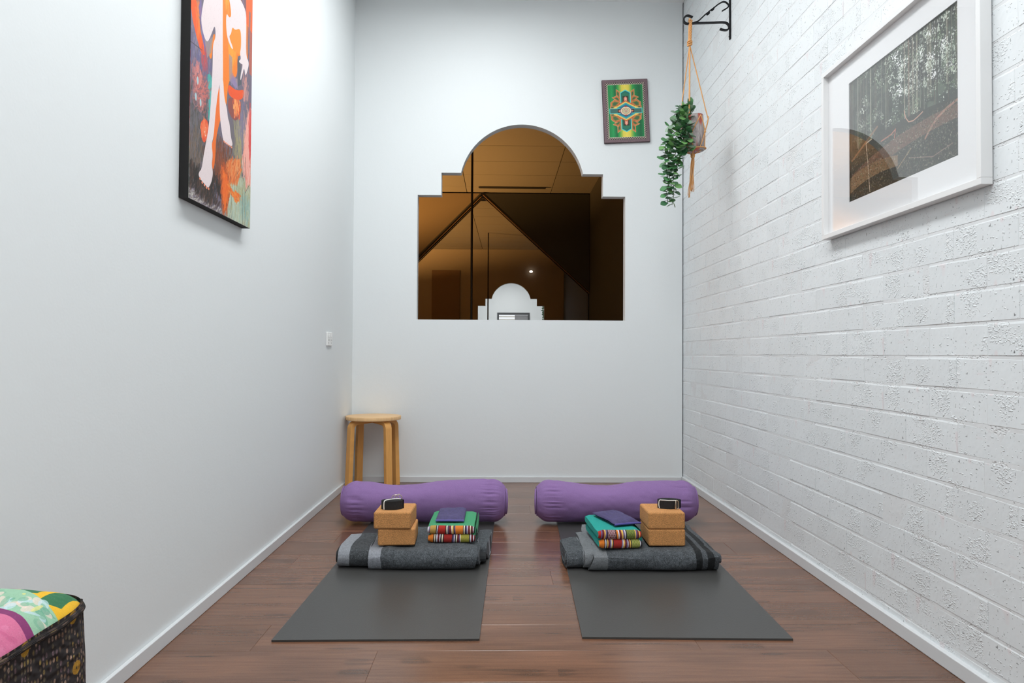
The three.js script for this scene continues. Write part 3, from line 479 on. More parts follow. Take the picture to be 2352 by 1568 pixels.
// ---------------------------------------------------------------- tall painting on the smooth wall
{
  const PW = 525, PH = 1100, K = 1.2;
  const paint = canvasTex(PW * K, PH * K, (g, w, h) => {
    let sd = 77; const R = () => { sd = (Math.imul(sd, 1664525) + 1013904223) >>> 0; return sd / 4294967296; };
    const X = u => u * K, Y = v => h - v * K;
    const blot = (u, v, ru, rv, col, n, len = 20, al = 0.35, ang = Math.PI / 2) => { for (let i = 0; i < n; i++) { const a = u + (R() + R() - 1) * ru, b = v + (R() + R() - 1) * rv, t = ang + (R() - 0.5) * 0.8, l = len * (0.4 + R()); g.strokeStyle = col; g.globalAlpha = al * (0.5 + R()); g.lineWidth = K * (2 + 6 * R()); g.beginPath(); g.moveTo(X(a), Y(b)); g.lineTo(X(a + Math.cos(t) * l), Y(b + Math.sin(t) * l)); g.stroke(); } g.globalAlpha = 1; };
    const poly = (pts, col, al = 1) => { g.globalAlpha = al; g.fillStyle = col; g.beginPath(); pts.forEach((p, i) => i ? g.lineTo(X(p[0]), Y(p[1])) : g.moveTo(X(p[0]), Y(p[1]))); g.closePath(); g.fill(); g.globalAlpha = 1; };
    const smooth = (pts, col) => { g.fillStyle = col; g.beginPath(); const n = pts.length; for (let i = 0; i < n; i++) { const p = pts[i], q = pts[(i + 1) % n], mx = (p[0] + q[0]) / 2, my = (p[1] + q[1]) / 2; if (!i) g.moveTo(X(mx), Y(my)); else g.quadraticCurveTo(X(p[0]), Y(p[1]), X(mx), Y(my)); } g.quadraticCurveTo(X(pts[0][0]), Y(pts[0][1]), X((pts[0][0] + pts[1][0]) / 2), Y((pts[0][1] + pts[1][1]) / 2)); g.fill(); };
    g.fillStyle = '#6b6272'; g.fillRect(0, 0, w, h);
    blot(60, 480, 130, 130, '#8f8499', 240, 40); blot(60, 440, 120, 90, '#5d5a86', 160, 40); blot(260, 900, 400, 300, '#c8642f', 300, 60); blot(260, 900, 400, 300, '#6d5a86', 260, 60); blot(430, 700, 120, 200, '#7a3c38', 160, 50);
    blot(60, 170, 130, 170, '#4b4744', 500, 40, 0.6); blot(50, 120, 70, 130, '#7c6452', 160, 40); blot(40, 200, 60, 150, '#6c6a70', 120, 30); blot(250, 130, 160, 110, '#5f3622', 480, 36, 0.6); blot(260, 150, 130, 90, '#8a4526', 260, 36); blot(420, 280, 130, 150, '#6f6a66', 380, 50, 0.5);
    blot(410, 250, 70, 130, '#a39a72', 160, 60, 0.5); blot(440, 330, 60, 100, '#7a7290', 120, 50, 0.4);
    const inside = (P, x, y) => { let c = false; for (let i = 0, j = P.length - 1; i < P.length; j = i++) if ((P[i][1] > y) !== (P[j][1] > y) && x < (P[j][0] - P[i][0]) * (y - P[i][1]) / (P[j][1] - P[i][1]) + P[i][0]) c = !c; return c; };
    const brush = (P, cols, n, len, ang, lw = 5, al = 0.6) => { const xs = P.map(p => p[0]), ys = P.map(p => p[1]), x0 = Math.min(...xs), x1 = Math.max(...xs), y0 = Math.min(...ys), y1 = Math.max(...ys); g.lineCap = 'round'; for (let i = 0; i < n; i++) { const a = lerp(x0, x1, R()), b = lerp(y0, y1, R()); if (!inside(P, a, b)) continue; const t = ang + (R() - 0.5) * 0.9, l = len * (0.4 + R()); g.strokeStyle = cols[Math.floor(R() * cols.length)]; g.globalAlpha = al * (0.5 + R() * 0.7); g.lineWidth = K * lw * (0.4 + R()); g.beginPath(); g.moveTo(X(a - Math.cos(t) * l / 2), Y(b - Math.sin(t) * l / 2)); g.lineTo(X(a + Math.cos(t) * l / 2), Y(b + Math.sin(t) * l / 2)); g.stroke(); } g.globalAlpha = 1; };
    brush([[310, 110], [400, 150], [525, 185], [525, -10], [440, -10], [290, -5]], ['#b4bda4', '#a9ad8c', '#c0ccbc', '#9fb3a4', '#b8b08a'], 1500, 26, 1.3, 8, 0.6); blot(430, 70, 120, 90, '#b9c6b2', 380, 30, 0.5); blot(440, 90, 110, 90, '#a6a278', 160, 30, 0.4); blot(460, 50, 80, 60, '#8fb0a8', 120, 26, 0.5);
    blot(130, 70, 140, 40, '#1f1a18', 300, 26, 0.5); brush([[-5, 34], [60, 26], [150, 14], [300, 18], [300, -8], [-5, -8]], ['#b9b4ae', '#8d857e', '#cfcac2', '#5a4a42'], 420, 14, 0.5, 5, 0.5); brush([[0, 120], [60, 90], [170, 60], [240, 30], [150, 14], [0, 40]], ['#2a2320', '#3b2c25', '#1b1715', '#5a3c2c'], 700, 22, 1.2, 6, 0.6);
    brush([[500, 430], [530, 400], [530, 190], [487, 145], [438, 219], [462, 320]], ['#e7907c', '#f0aa9c', '#dd7a66', '#f3c0b2'], 520, 44, 1.5, 7, 0.65); blot(490, 280, 40, 130, '#f0a99a', 160, 46, 0.5); blot(515, 330, 14, 120, '#d3423f', 60, 50, 0.6);
    smooth([[115, 420], [162, 432], [160, 371], [156, 285], [128, 270], [142, 377]], '#3f9a93'); blot(146, 350, 22, 70, '#5fb5b0', 40, 36);
    blot(70, 345, 75, 75, '#8e5a5e', 260, 16, 0.5, 1); blot(70, 345, 70, 70, '#c46a62', 120, 14, 0.55, 0.5); blot(50, 390, 50, 40, '#d37f78', 60, 14, 0.6);
    for (const [u, v] of [[40, 318], [75, 312], [52, 372]]) { g.strokeStyle = '#d98c84'; for (let i = 0; i < 5; i++) { g.lineWidth = K * 2; g.globalAlpha = 0.7; g.beginPath(); g.ellipse(X(u), Y(v), X(9 + 3 * i), X(14 + 4 * i), 0.2, R() * 6, R() * 6 + 4); g.stroke(); } g.globalAlpha = 1; g.fillStyle = '#a9c3c9'; g.beginPath(); g.ellipse(X(u), Y(v), X(7), X(12), 0, 0, 7); g.fill(); }
    smooth([[74, 239], [82, 257], [111, 276], [138, 268], [133, 228], [110, 195], [89, 199]], '#e2502a'); smooth([[108, 250], [120, 248], [124, 232], [116, 215], [104, 225]], '#f0cfc4'); blot(105, 236, 30, 34, '#f07b4c', 60, 12, 0.6);
    smooth([[298, 409], [350, 425], [410, 430], [422, 400], [379, 352], [330, 348], [294, 369]], '#8a4a44'); blot(375, 395, 46, 40, '#e2572c', 120, 20, 0.6); blot(375, 390, 40, 36, '#f2a05e', 50, 18, 0.7);
    smooth([[-12, 640], [20, 640], [39, 609], [52, 553], [86, 508], [108, 476], [80, 462], [54, 486], [24, 520], [0, 559]], '#ee5a1f'); blot(50, 545, 18, 50, '#f3792f', 40, 30, 0.5); blot(100, 450, 26, 40, '#b8484f', 60, 26, 0.5);
    poly([[50, 600], [70, 640], [84, 536], [110, 520], [100, 480]], '#77649a', 0.8);
    smooth([[238, 770], [274, 760], [273, 687], [277, 632], [297, 599], [339, 593], [380, 617], [400, 678], [420, 650], [413, 600], [375, 584], [381, 511], [326, 484], [304, 468], [290, 427], [283, 365], [255, 404], [246, 464], [240, 588]], '#ef7d1e'); blot(330, 560, 40, 60, '#f59a2f', 90, 34, 0.5); poly([[300, 560], [330, 560], [332, 490], [380, 505], [384, 470], [305, 470]], '#a08a8a', 0.8); blot(345, 474, 40, 14, '#8c7aa0', 60, 20, 0.6);
    smooth([[294, 457], [350, 456], [400, 470], [446, 492], [440, 456], [388, 430], [297, 414]], '#e6521f');
    poly([[410, 560], [380, 590], [385, 480], [420, 500]], '#4f5357', 0.8); blot(460, 480, 30, 60, '#c98f86', 60, 30, 0.6);
    poly([[470, 800], [525, 820], [525, 570], [500, 570], [485, 700]], '#b25a48', 0.9); poly([[462, 760], [474, 760], [480, 600], [468, 600]], '#ef7d1e');
    smooth([[170, 575], [184, 567], [161, 524], [156, 478], [132, 480], [143, 522]], '#ef7d1e');
    // stripe between the legs
    smooth([[221, 430], [236, 315], [226, 300], [197, 238], [196, 179], [182, 128], [166, 138], [176, 177], [160, 204], [178, 228], [186, 302], [203, 373]], '#ec6f22');
    poly([[238, 660], [330, 640], [330, 1040], [238, 1040]], '#ef7d1e'); poly([[300, 596], [345, 590], [412, 600], [414, 700], [320, 700]], '#f08a26'); poly([[462, 740], [525, 730], [525, 1040], [440, 1040]], '#e0602a'); poly([[486, 640], [500, 640], [505, 800], [488, 800]], '#7a6a70', 0.8); blot(280, 740, 30, 90, '#f59a2f', 60, 34, 0.5); poly([[90, 540], [125, 525], [165, 560], [150, 500], [120, 470]], '#9a8a88', 0.8);
    const skin = '#e3d3d4';
    smooth([[100, 700], [130, 760], [238, 770], [241, 698], [244, 588], [250, 470], [250, 450], [236, 446], [221, 423], [203, 373], [188, 302], [180, 241], [162, 208], [175, 177], [165, 143], [178, 122], [168, 88], [142, 60], [120, 66], [95, 71], [66, 82], [70, 95], [90, 110], [101, 153], [122, 207], [140, 264], [152, 330], [160, 419], [164, 486], [163, 535], [186, 566], [178, 604], [157, 571], [128, 526], [108, 519], [84, 536], [70, 567], [76, 601], [90, 640]], skin);
    smooth([[221, 425], [229, 452], [252, 460], [263, 392], [288, 370], [298, 335], [312, 327], [325, 283], [347, 258], [318, 247], [261, 245], [249, 268], [232, 304], [224, 342]], skin);
    smooth([[268, 790], [381, 800], [433, 792], [460, 776], [462, 718], [462, 620], [490, 612], [492, 595], [459, 540], [448, 568], [440, 563], [410, 504], [408, 526], [432, 577], [417, 572], [386, 570], [414, 588], [401, 605], [412, 628], [411, 679], [396, 692], [354, 665], [326, 666], [318, 636], [295, 617], [342, 594], [323, 586], [288, 602], [272, 631], [270, 690], [303, 682], [321, 708]], skin);
    for (const [u, v] of [[78, 78], [95, 70], [112, 66], [128, 62], [144, 62]]) { g.fillStyle = '#e88a6a'; g.beginPath(); g.ellipse(X(u), Y(v - 2), X(6), X(4), 0, 0, 7); g.fill(); }
    for (const u of [268, 284, 300, 318, 334]) { g.fillStyle = '#e88a6a'; g.beginPath(); g.ellipse(X(u), Y(248), X(6), X(3), 0, 0, 7); g.fill(); }
    brush([[240, 175], [300, 160], [325, 100], [300, 20], [262, 10], [245, 80]], ['#b2491c', '#c9571f', '#8a3a1a', '#d9661f'], 420, 34, 1.4, 6, 0.6);
    brush([[259, 142], [290, 128], [312, 104], [300, 60], [279, 28], [262, 60]], ['#e8651f', '#ee7a28'], 240, 30, 1.35, 7, 0.75); brush([[305, 118], [350, 100], [430, 102], [376, 68], [330, 92]], ['#e8651f', '#f08a38'], 200, 30, -0.35, 6, 0.75);
    brush([[285, 180], [334, 205], [417, 222], [424, 188], [391, 140], [332, 125]], ['#df6a2c', '#e8813f', '#c9571f', '#e79a62'], 420, 30, 1.1, 7, 0.6);
    g.strokeStyle = '#3a3230'; g.lineWidth = K * 2.2; g.globalAlpha = 0.8; for (const u of [448, 470]) { g.beginPath(); g.moveTo(X(u), Y(0)); g.lineTo(X(u - 2), Y(250)); g.stroke(); } g.beginPath(); g.moveTo(X(330), Y(20)); g.quadraticCurveTo(X(345), Y(60), X(330), Y(110)); g.stroke(); g.beginPath(); g.moveTo(X(470), Y(120)); g.lineTo(X(512), Y(160)); g.stroke(); g.beginPath(); g.moveTo(X(0), Y(470)); g.lineTo(X(80), Y(478)); g.stroke(); g.globalAlpha = 1;
    for (let i = 0; i < 5000; i++) { g.globalAlpha = 0.06; g.fillStyle = R() > 0.5 ? '#fff' : '#000'; g.fillRect(R() * w, R() * h, 2, 5); } g.globalAlpha = 1;
  });
  const t = thing('canvas_painting', 'tall canvas painting of pale bare legs on orange and purple', 'painting', [XL + 0.001, 1.303, -2.4055]);
  const z0 = 0.2625, M_side = std({ color: 0x161414, roughness: 0.85 });
  part('canvas_edge', bx(0, 0.0288, 0, 1.1, -z0, z0), M_side, t, 'black painted canvas side');
  const g = bx(0.0288, 0.030, 0, 1.1, -z0, z0); planarUV(g, 2, 1, -1 / 0.525, 1 / 1.1, 0.5, 0);
  part('painted_face', g, std({ map: paint, roughness: 0.7, bumpMap: plasterBump, bumpScale: 0.0004 }), t);
}
// ---------------------------------------------------------------- small geometric picture on the back wall
{
  const tex = canvasTex(1000, 1390, (g, w, h) => {
    let sd = 5; const R = () => { sd = (Math.imul(sd, 1664525) + 1013904223) >>> 0; return sd / 4294967296; };
    g.fillStyle = '#6f5a60'; g.fillRect(0, 0, w, h); for (let i = 0; i < 26000; i++) { g.fillStyle = ['#8c6f70', '#5a4a52', '#a3837c', '#4e464e', '#7d6a72'][Math.floor(R() * 5)]; g.globalAlpha = 0.7; g.fillRect(R() * w, R() * h, 5, 5); } g.globalAlpha = 1;
    const ix = 64, iy = 64; g.fillStyle = '#2c2124'; g.fillRect(ix, iy, w - 2 * ix, h - 2 * iy);
    g.strokeStyle = '#d8c9b8'; g.lineWidth = 7; const zz = (x0, y0, x1, y1, nx, ny, n) => { g.beginPath(); for (let i = 0; i <= n * 2; i++) { const t = i / (n * 2), o = i % 2 ? 30 : 0; const px = x0 + (x1 - x0) * t + nx * o, py = y0 + (y1 - y0) * t + ny * o; i ? g.lineTo(px, py) : g.moveTo(px, py); } g.stroke(); };
    zz(ix + 5, iy + 5, w - ix - 5, iy + 5, 0, 1, 17); zz(ix + 5, h - iy - 5, w - ix - 5, h - iy - 5, 0, -1, 17); zz(ix + 5, iy + 5, ix + 5, h - iy - 5, 1, 0, 26); zz(w - ix - 5, iy + 5, w - ix - 5, h - iy - 5, -1, 0, 26);
    const a = 104; g.fillStyle = '#e6dfc8'; g.fillRect(a, a, w - 2 * a, h - 2 * a); const b = a + 7;
    const gr = g.createLinearGradient(b, 0, w - b, 0); [['#15803f', 0], ['#1f9a52', 0.12], ['#13683a', 0.22], ['#2f9e4a', 0.28], ['#e3cf4e', 0.40], ['#eedb5c', 0.5], ['#e3cf4e', 0.6], ['#2f9e4a', 0.72], ['#167a43', 0.8], ['#0f6038', 0.9], ['#1a8a4a', 1]].forEach(([c, o]) => gr.addColorStop(o, c)); g.fillStyle = gr; g.fillRect(b, b, w - 2 * b, h - 2 * b);
    for (let i = 0; i < 9000; i++) { g.globalAlpha = 0.10; g.fillStyle = R() > 0.5 ? '#fff' : '#032'; g.fillRect(b + R() * (w - 2 * b), b + R() * (h - 2 * b), 3, 8); } g.globalAlpha = 1;
    const cx = w / 2, cy = h / 2;
    const P = (pts, f, st, lw = 7) => { for (const sx of [1, -1]) for (const sy of [1, -1]) { g.beginPath(); pts.forEach((p, i) => i ? g.lineTo(cx + sx * p[0], cy + sy * p[1]) : g.moveTo(cx + sx * p[0], cy + sy * p[1])); g.closePath(); if (f) { g.fillStyle = f; g.fill(); } if (st) { g.strokeStyle = st; g.lineWidth = lw; g.stroke(); } } };
    // feathers
    for (const [f, sc] of [['#e8b884', 1], ['#b24a2c', 0.9], ['#d98a54', 0.78], ['#8a7c3a', 0.62], ['#3f6a48', 0.4]]) {
      const S = (pts) => { const mx = pts.reduce((s, p) => s + p[0], 0) / pts.length, my = pts.reduce((s, p) => s + p[1], 0) / pts.length; return pts.map(p => [mx + (p[0] - mx) * sc, my + (p[1] - my) * sc]); };
      P(S([[120, 250], [120, 430], [205, 490], [205, 350]]), f); P(S([[112, 190], [112, 270], [200, 345], [305, 300], [215, 245]]), f); P(S([[70, 210], [250, 260], [340, 190], [340, 75], [215, 75]]), f); P(S([[250, 60], [350, 60], [350, 110], [250, 110]]), f);
    }
    // upright turquoise hexes
    P([[0, 150], [118, 150], [118, 410], [0, 475]], '#5fd0c4'); P([[0, 150], [98, 150], [98, 398], [0, 450]], '#0f6f6a'); P([[0, 150], [84, 150], [84, 370], [0, 420]], '#2d7a5c'); P([[0, 150], [66, 150], [66, 330], [0, 330]], '#3a3a2c'); P([[0, 150], [36, 150], [36, 290], [0, 322]], '#e58e78'); P([[0, 150], [14, 150], [14, 280], [0, 300]], '#f2b6a2');
    // chevrons and cross bar
    P([[0, 230], [0, 140], [260, 40], [280, 70]], '#efd06a'); P([[0, 236], [0, 210], [200, 100], [215, 118]], '#cf6a3a'); P([[0, 182], [0, 60], [200, 30], [200, 72]], '#3aa7b0'); P([[0, 150], [0, 60], [190, 20], [190, 56]], '#1b7f94'); P([[0, 60], [150, 60], [366, 60], [366, 0], [0, 0]], '#63d6cf'); P([[0, 48], [352, 48], [352, 0], [0, 0]], '#3f6e66'); P([[0, 40], [180, 40], [180, 0], [0, 0]], '#3b2a2c'); P([[0, 92], [160, 14], [200, 0], [0, 0]], '#7a2f2c'); P([[0, 126], [120, 56], [160, 0], [0, 0]], '#5a4a78');
    for (const [r, c] of [[118, '#e7c79c'], [104, '#f3e3cf'], [90, '#b98f5a'], [74, '#efd9b2'], [58, '#6f9a78'], [44, '#f0cfae'], [28, '#a06a5a'], [14, '#f7ead2']]) { g.fillStyle = c; g.beginPath(); g.ellipse(cx, cy, r, r * 0.78, 0, 0, 7); g.fill(); }
    P([[0, 120], [30, 95], [0, 80]], '#b24a2c'); P([[118, 0], [168, 0], [140, 20]], '#e9a06a');
  });
  const t = thing('framed_print', 'small green framed print with a geometric turquoise and orange motif', 'framed picture', [0.8318, 2.4538, ZB]); t.rotation.z = 0.046;
  const w = 0.152, h = 0.2105, Mf = std({ color: 0x4a3a3e, roughness: 0.7 });
  part('frame', rbx(-w, w, -h, h, 0, 0.018, 0.003), Mf, t);
  const g = bx(-w + 0.003, w - 0.003, -h + 0.003, h - 0.003, 0.018, 0.0195); planarUV(g, 0, 1, 1 / (2 * w - 0.006), 1 / (2 * h - 0.006), 0.5, 0.5);
  part('print', g, std({ map: tex, roughness: 0.45 }), t);
}
// ---------------------------------------------------------------- large framed forest photograph on the brick wall
{
  const tex = canvasTex(1180, 828, (g, w, h) => {
    let sd = 91; const R = () => { sd = (Math.imul(sd, 1664525) + 1013904223) >>> 0; return sd / 4294967296; };
    g.fillStyle = '#2a302a'; g.fillRect(0, 0, w, h);
    const spot = (n, x0, x1, y0, y1, cols, r0, r1, al, asp) => { for (let i = 0; i < n; i++) { const cx = lerp(x0, x1, R()) * w, cy = lerp(y0, y1, R()) * h, m = 6 + R() * 16; g.fillStyle = cols[Math.floor(R() * cols.length)]; g.globalAlpha = al * (0.5 + R() * 0.8); for (let k = 0; k < m; k++) { const r = lerp(r0, r1, R()); g.beginPath(); g.ellipse(cx + (R() + R() - 1) * 46, cy + (R() + R() - 1) * 34, r, r * asp, R() * 3, 0, 7); g.fill(); } } };
    spot(130, 0, 1, 0, 0.6, ['#3c463a', '#141813', '#4b5848', '#1d231c'], 8, 22, 0.5, 1.4);
    for (let i = 0; i < 46; i++) { const x = R() * w, W2 = 3 + R() * R() * 26, c = ['#5c584a', '#7d7866', '#2a271f', '#17140f', '#6a4f3c', '#a29c88'][Math.floor(R() * 6)]; g.globalAlpha = 0.75; g.fillStyle = c; g.fillRect(x, 0, W2, h * (0.42 + R() * 0.2)); g.globalAlpha = 0.5; g.fillStyle = '#0f0e0b'; g.fillRect(x + W2 * 0.65, 0, W2 * 0.35, h * 0.5); }
    spot(260, 0.1, 1, 0, 0.58, ['#9fb092', '#c2cdb9', '#5d7350', '#33422c', '#e3e9dd', '#11150f'], 1.2, 4, 0.75, 1.5); spot(90, 0.45, 1, 0, 0.4, ['#e6ebe2', '#ffffff', '#cdd6c8'], 1.2, 4.5, 0.8, 1.8); spot(24, 0, 0.4, 0, 0.5, ['#7c7f74', '#5f665a'], 2, 7, 0.4, 1.5);
    for (const [x, W2, c] of [[0.56, 7, '#b9a89a'], [0.60, 10, '#8a6f60'], [0.635, 5, '#a5968a'], [0.08, 16, '#77736a'], [0.83, 12, '#2b251e']]) { g.globalAlpha = 0.8; g.fillStyle = c; g.fillRect(x * w, 0, W2, h * 0.58); }
    g.globalAlpha = 0.85; g.fillStyle = '#25231c'; g.beginPath(); g.moveTo(0, h * 0.62); g.quadraticCurveTo(w * 0.5, h * 0.5, w, h * 0.62); g.lineTo(w, h); g.lineTo(0, h); g.fill();
    g.globalAlpha = 0.9; g.fillStyle = '#6b4a3c'; g.beginPath(); g.moveTo(w * 0.02, h * 0.78); g.quadraticCurveTo(w * 0.5, h * 0.60, w, h * 0.66); g.lineTo(w, h * 0.75); g.quadraticCurveTo(w * 0.5, h * 0.72, w * 0.02, h * 0.9); g.fill();
    g.fillStyle = '#8a6a4a'; g.beginPath(); g.moveTo(0, h * 0.80); g.quadraticCurveTo(w * 0.2, h * 0.72, w * 0.5, h * 0.80); g.lineTo(w * 0.5, h * 0.88); g.quadraticCurveTo(w * 0.2, h * 0.84, 0, h * 0.93); g.fill();
    g.lineCap = 'round'; const br = (pts, c, lw) => { g.strokeStyle = c; g.lineWidth = lw; g.beginPath(); pts.forEach((p, i) => i ? g.lineTo(p[0] * w, p[1] * h) : g.moveTo(p[0] * w, p[1] * h)); g.stroke(); };
    br([[0.56, 0.5], [0.575, 0.56], [0.60, 0.60], [0.64, 0.61], [0.68, 0.60], [0.72, 0.585]], '#d9a58c', 7); br([[0.74, 0.78], [0.79, 0.72], [0.84, 0.68], [0.91, 0.65], [1, 0.63]], '#a97866', 15); br([[0.22, 0.98], [0.2, 0.75], [0.18, 0.58], [0.24, 0.57]], '#cdb8a0', 9); br([[0.34, 0.63], [0.44, 0.62], [0.48, 0.60], [0.47, 0.66]], '#c0705a', 9); br([[0.02, 0.66], [0.3, 0.5]], '#8a6244', 16); br([[0.5, 0.9], [0.62, 0.8]], '#9a7a54', 8); br([[0.6, 0.86], [0.8, 0.93], [0.95, 0.9]], '#8c7266', 6);
    for (let i = 0; i < 4200; i++) { g.globalAlpha = 0.55; g.fillStyle = ['#b5b39c', '#3c3a2c', '#7d6a50', '#0f0e0b', '#566a44', '#d8cdb8'][Math.floor(R() * 5)]; g.beginPath(); g.ellipse(R() * w, h * (0.62 + R() * 0.38), 1 + R() * 7, 1 + R() * 2.5, R() * 3, 0, 7); g.fill(); }
    g.globalAlpha = 1;
  });
  const W = 0.435, H = 0.3065, t = thing('framed_photograph', 'large white framed forest photograph on the painted brick wall', 'framed picture', [XR, 1.5725, -2.168]);
  const Mf = std({ color: new THREE.Color(0.80, 0.80, 0.80), roughness: 0.4 }), Mm = std({ color: new THREE.Color(0.82, 0.82, 0.83), roughness: 0.9 });
  const d = 0.033, rw = 0.017;
  part('rail', rbx(-d, -0.003, H - rw, H, -W, W, 0.0012), Mf, t); part('rail', rbx(-d, -0.003, -H, -H + rw, -W, W, 0.0012), Mf, t);
  part('stile', rbx(-d, -0.003, -H + rw, H - rw, -W, -W + rw, 0.0012), Mf, t); part('stile', rbx(-d, -0.003, -H + rw, H - rw, W - rw, W, 0.0012), Mf, t);
  part('backing', bx(-0.006, -0.003, -H + rw, H - rw, -W + rw, W - rw), Mm, t);
  const pw = 0.293, py0 = 1.371 - 1.5725, py1 = 1.783 - 1.5725, pz = -2.144 + 2.168;      // visible photograph
  const s = new THREE.Shape(); s.moveTo(-W + rw, -H + rw); s.lineTo(W - rw, -H + rw); s.lineTo(W - rw, H - rw); s.lineTo(-W + rw, H - rw); s.closePath(); const ho = new THREE.Path(); ho.moveTo(pz - pw, py0); ho.lineTo(pz + pw, py0); ho.lineTo(pz + pw, py1); ho.lineTo(pz - pw, py1); ho.closePath(); s.holes.push(ho);
  const mg = new THREE.ExtrudeGeometry(s, { depth: 0.003, bevelEnabled: false }); mg.rotateY(-Math.PI / 2);   // shape x -> z
  mg.translate(-0.0095, 0, 0); part('mount', mg, Mm, t, 'white card mount');
  const pg = bx(-0.0078, -0.0066, py0 - 0.004, py1 + 0.004, pz - pw - 0.004, pz + pw + 0.004); planarUV(pg, 2, 1, 1 / (2 * pw), 1 / (py1 - py0), 0.5 - pz / (2 * pw), -py0 / (py1 - py0));
  part('photograph', pg, std({ map: tex, roughness: 0.5 }), t);
  part('glass_pane', bx(-0.0165, -0.0145, -H + rw, H - rw, -W + rw, W - rw), phys({ color: 0xffffff, roughness: 0.0, transmission: 1, thickness: 0, ior: 1.52 }), t);
}
// ---------------------------------------------------------------- iron bracket, hanger and trailing plant
{
  const Zp = -3.735, iron = std({ color: 0x17171a, roughness: 0.5, metalness: 0.6 });
  const b = thing('wall_bracket', 'black wrought iron scroll bracket on the brick wall', 'bracket', [XR, 2.6, Zp]);
  const q = (x, y) => V((x - 1682.7) / 439, 2.5965 - 2.6 + (60.5 - y) / 439, 0);
  const flat = (pts, wz = 0.0085, th = 0.0042, seg = 90) => { const g = new THREE.TubeGeometry(new THREE.CatmullRomCurve3(pts), seg, 1, 8); return g; };
  const bar = (pts, seg = 90, wz = 0.0075, th = 0.0036) => {       // flat bar swept in the x-y plane
    const c = new THREE.CatmullRomCurve3(pts, false, 'centripetal'), P = c.getSpacedPoints(seg), n = seg;
    const prof = [[-1, -1], [1, -1], [1, 1], [-1, 1], [-1, -1]];
    const g = grid(n, 4, (u, v) => { const i = Math.round(u * n), p = P[i], a = P[Math.max(0, i - 1)], e = P[Math.min(n, i + 1)]; let tx = e.x - a.x, ty = e.y - a.y; const l = Math.hypot(tx, ty); tx /= l; ty /= l; const k = prof[Math.round(v * 4)]; return [p.x - ty * k[0] * th, p.y + tx * k[0] * th, p.z + k[1] * wz]; });
    return toCreasedNormals(g.toNonIndexed(), 0.7);
  };
  part('wall_plate', rbx(-0.008, 0, -0.085, 0.27, -0.009, 0.009, 0.003), iron, b);
  part('arm', bar([q(1593.7, 45.8), q(1588, 43.6), q(1581.6, 42.2), q(1575.5, 45), q(1572.6, 52), q(1574.5, 58), q(1579, 60.8), q(1600, 59.6), q(1640, 58), q(1667, 57), q(1674, 59), q(1678.4, 65), q(1678.6, 69), q(1675.5, 73.6), q(1669.6, 75), q(1657.5, 72.5)]), iron, b);
  part('scroll_brace', bar([q(1597, 58), q(1605.8, 54.8), q(1622, 40), q(1644, 22), q(1658, 11.5), q(1666, 8.4), q(1672, 10), q(1677.5, 16), q(1677, 20), q(1672.5, 24), q(1662.6, 30)], 90, 0.0045, 0.0028), iron, b);
  for (const [x, y] of [[1630, 36.5], [1640.3, 26.5]]) { const g = new THREE.SphereGeometry(1, 12, 10); g.scale(0.013, 0.0065, 0.006); g.rotateZ(Math.atan2(13, 14)); const c = q(x, y); g.translate(c.x, c.y, c.z); part('twist', g, iron, b); }
  for (const y of [-0.07, 0.25]) part('screw', new THREE.CylinderGeometry(0.004, 0.004, 0.003, 10).rotateZ(Math.PI / 2).translate(-0.009, y, 0), iron, b);

  // macrame hanger
  const rope = dataTex(64, 64, (x, y) => { const f = 0.78 + 0.3 * Math.abs(Math.sin((x + y) * Math.PI / 16)); return [222 * f, 164 * f, 106 * f]; });
  rope.repeat.set(30, 1);
  const M_rope = std({ map: rope, roughness: 0.95 });
  const px = 1.0055, topY = 2.602, pot = { x: 1.03, y: 1.915, h: 0.185, tilt: 0.10 };
  const h = thing('plant_hanger', 'tan macrame cord hanger looped over the iron bracket', 'plant hanger', [px, 0, Zp]);
  const strand = (fn, n, r) => tube(Array.from({ length: n + 1 }, (_, i) => fn(i / n)), r, n * 3, 6);
  for (let k = 0; k < 6; k++) part('cord', strand(t => { const a = k * Math.PI / 3 + t * 9, r = 0.0075 * (1 - 0.25 * t); return V(r * Math.cos(a) - 0.004 * t, topY + 0.012 - t * 0.128, r * Math.sin(a) + 0.001); }, 26, 0.0033), M_rope, h);
  part('loop', tube([V(-0.005, topY + 0.004, 0.012), V(-0.005, topY + 0.016, 0.008), V(-0.005, topY + 0.018, 0), V(-0.005, topY + 0.016, -0.008), V(-0.005, topY + 0.004, -0.012)], 0.0042, 30, 8), M_rope, h);
  for (let k = 0; k < 3; k++) { const ring = []; for (let i = 0; i < 16; i++) { const a = i / 16 * 6.2832; ring.push(V(-0.004 + 0.0105 * Math.cos(a), topY - 0.104 - k * 0.008 + 0.004 * Math.sin(a + k), 0.0105 * Math.sin(a))); } part('knot', tube(ring, 0.0042, 40, 8, true), M_rope, h); }
  const potTop = pot.y + pot.h, rimR = 0.062, c0 = pot.x - px;
  const ends = [[0.062, 0.02], [-0.045, 0.055], [-0.075, -0.02], [-0.01, -0.065]];
  ends.forEach(([ex, ez], k) => part('cord', strand(t => { const a = t * 40; return V(lerp(-0.004, c0 + ex, t) + 0.0003 * Math.cos(a), lerp(topY - 0.118, potTop - (k === 0 ? 0.012 : 0.005), t), lerp(0, ez, t) + 0.0003 * Math.sin(a)); }, 60, k === 1 ? 0.0042 : 0.0028), M_rope, h));
  // net round the pot
  const ang0 = Math.PI * 0.5;
  const onPot = (a, v, g = 0.004) => { const r = lerp(0.052, 0.060, v) + g, yy = v * pot.h, X = r * Math.cos(a), T = pot.tilt; return V(c0 + X * Math.cos(T) + yy * Math.sin(T) * 0.3, pot.y + yy * Math.cos(T) + X * Math.sin(T), r * Math.sin(a)); };
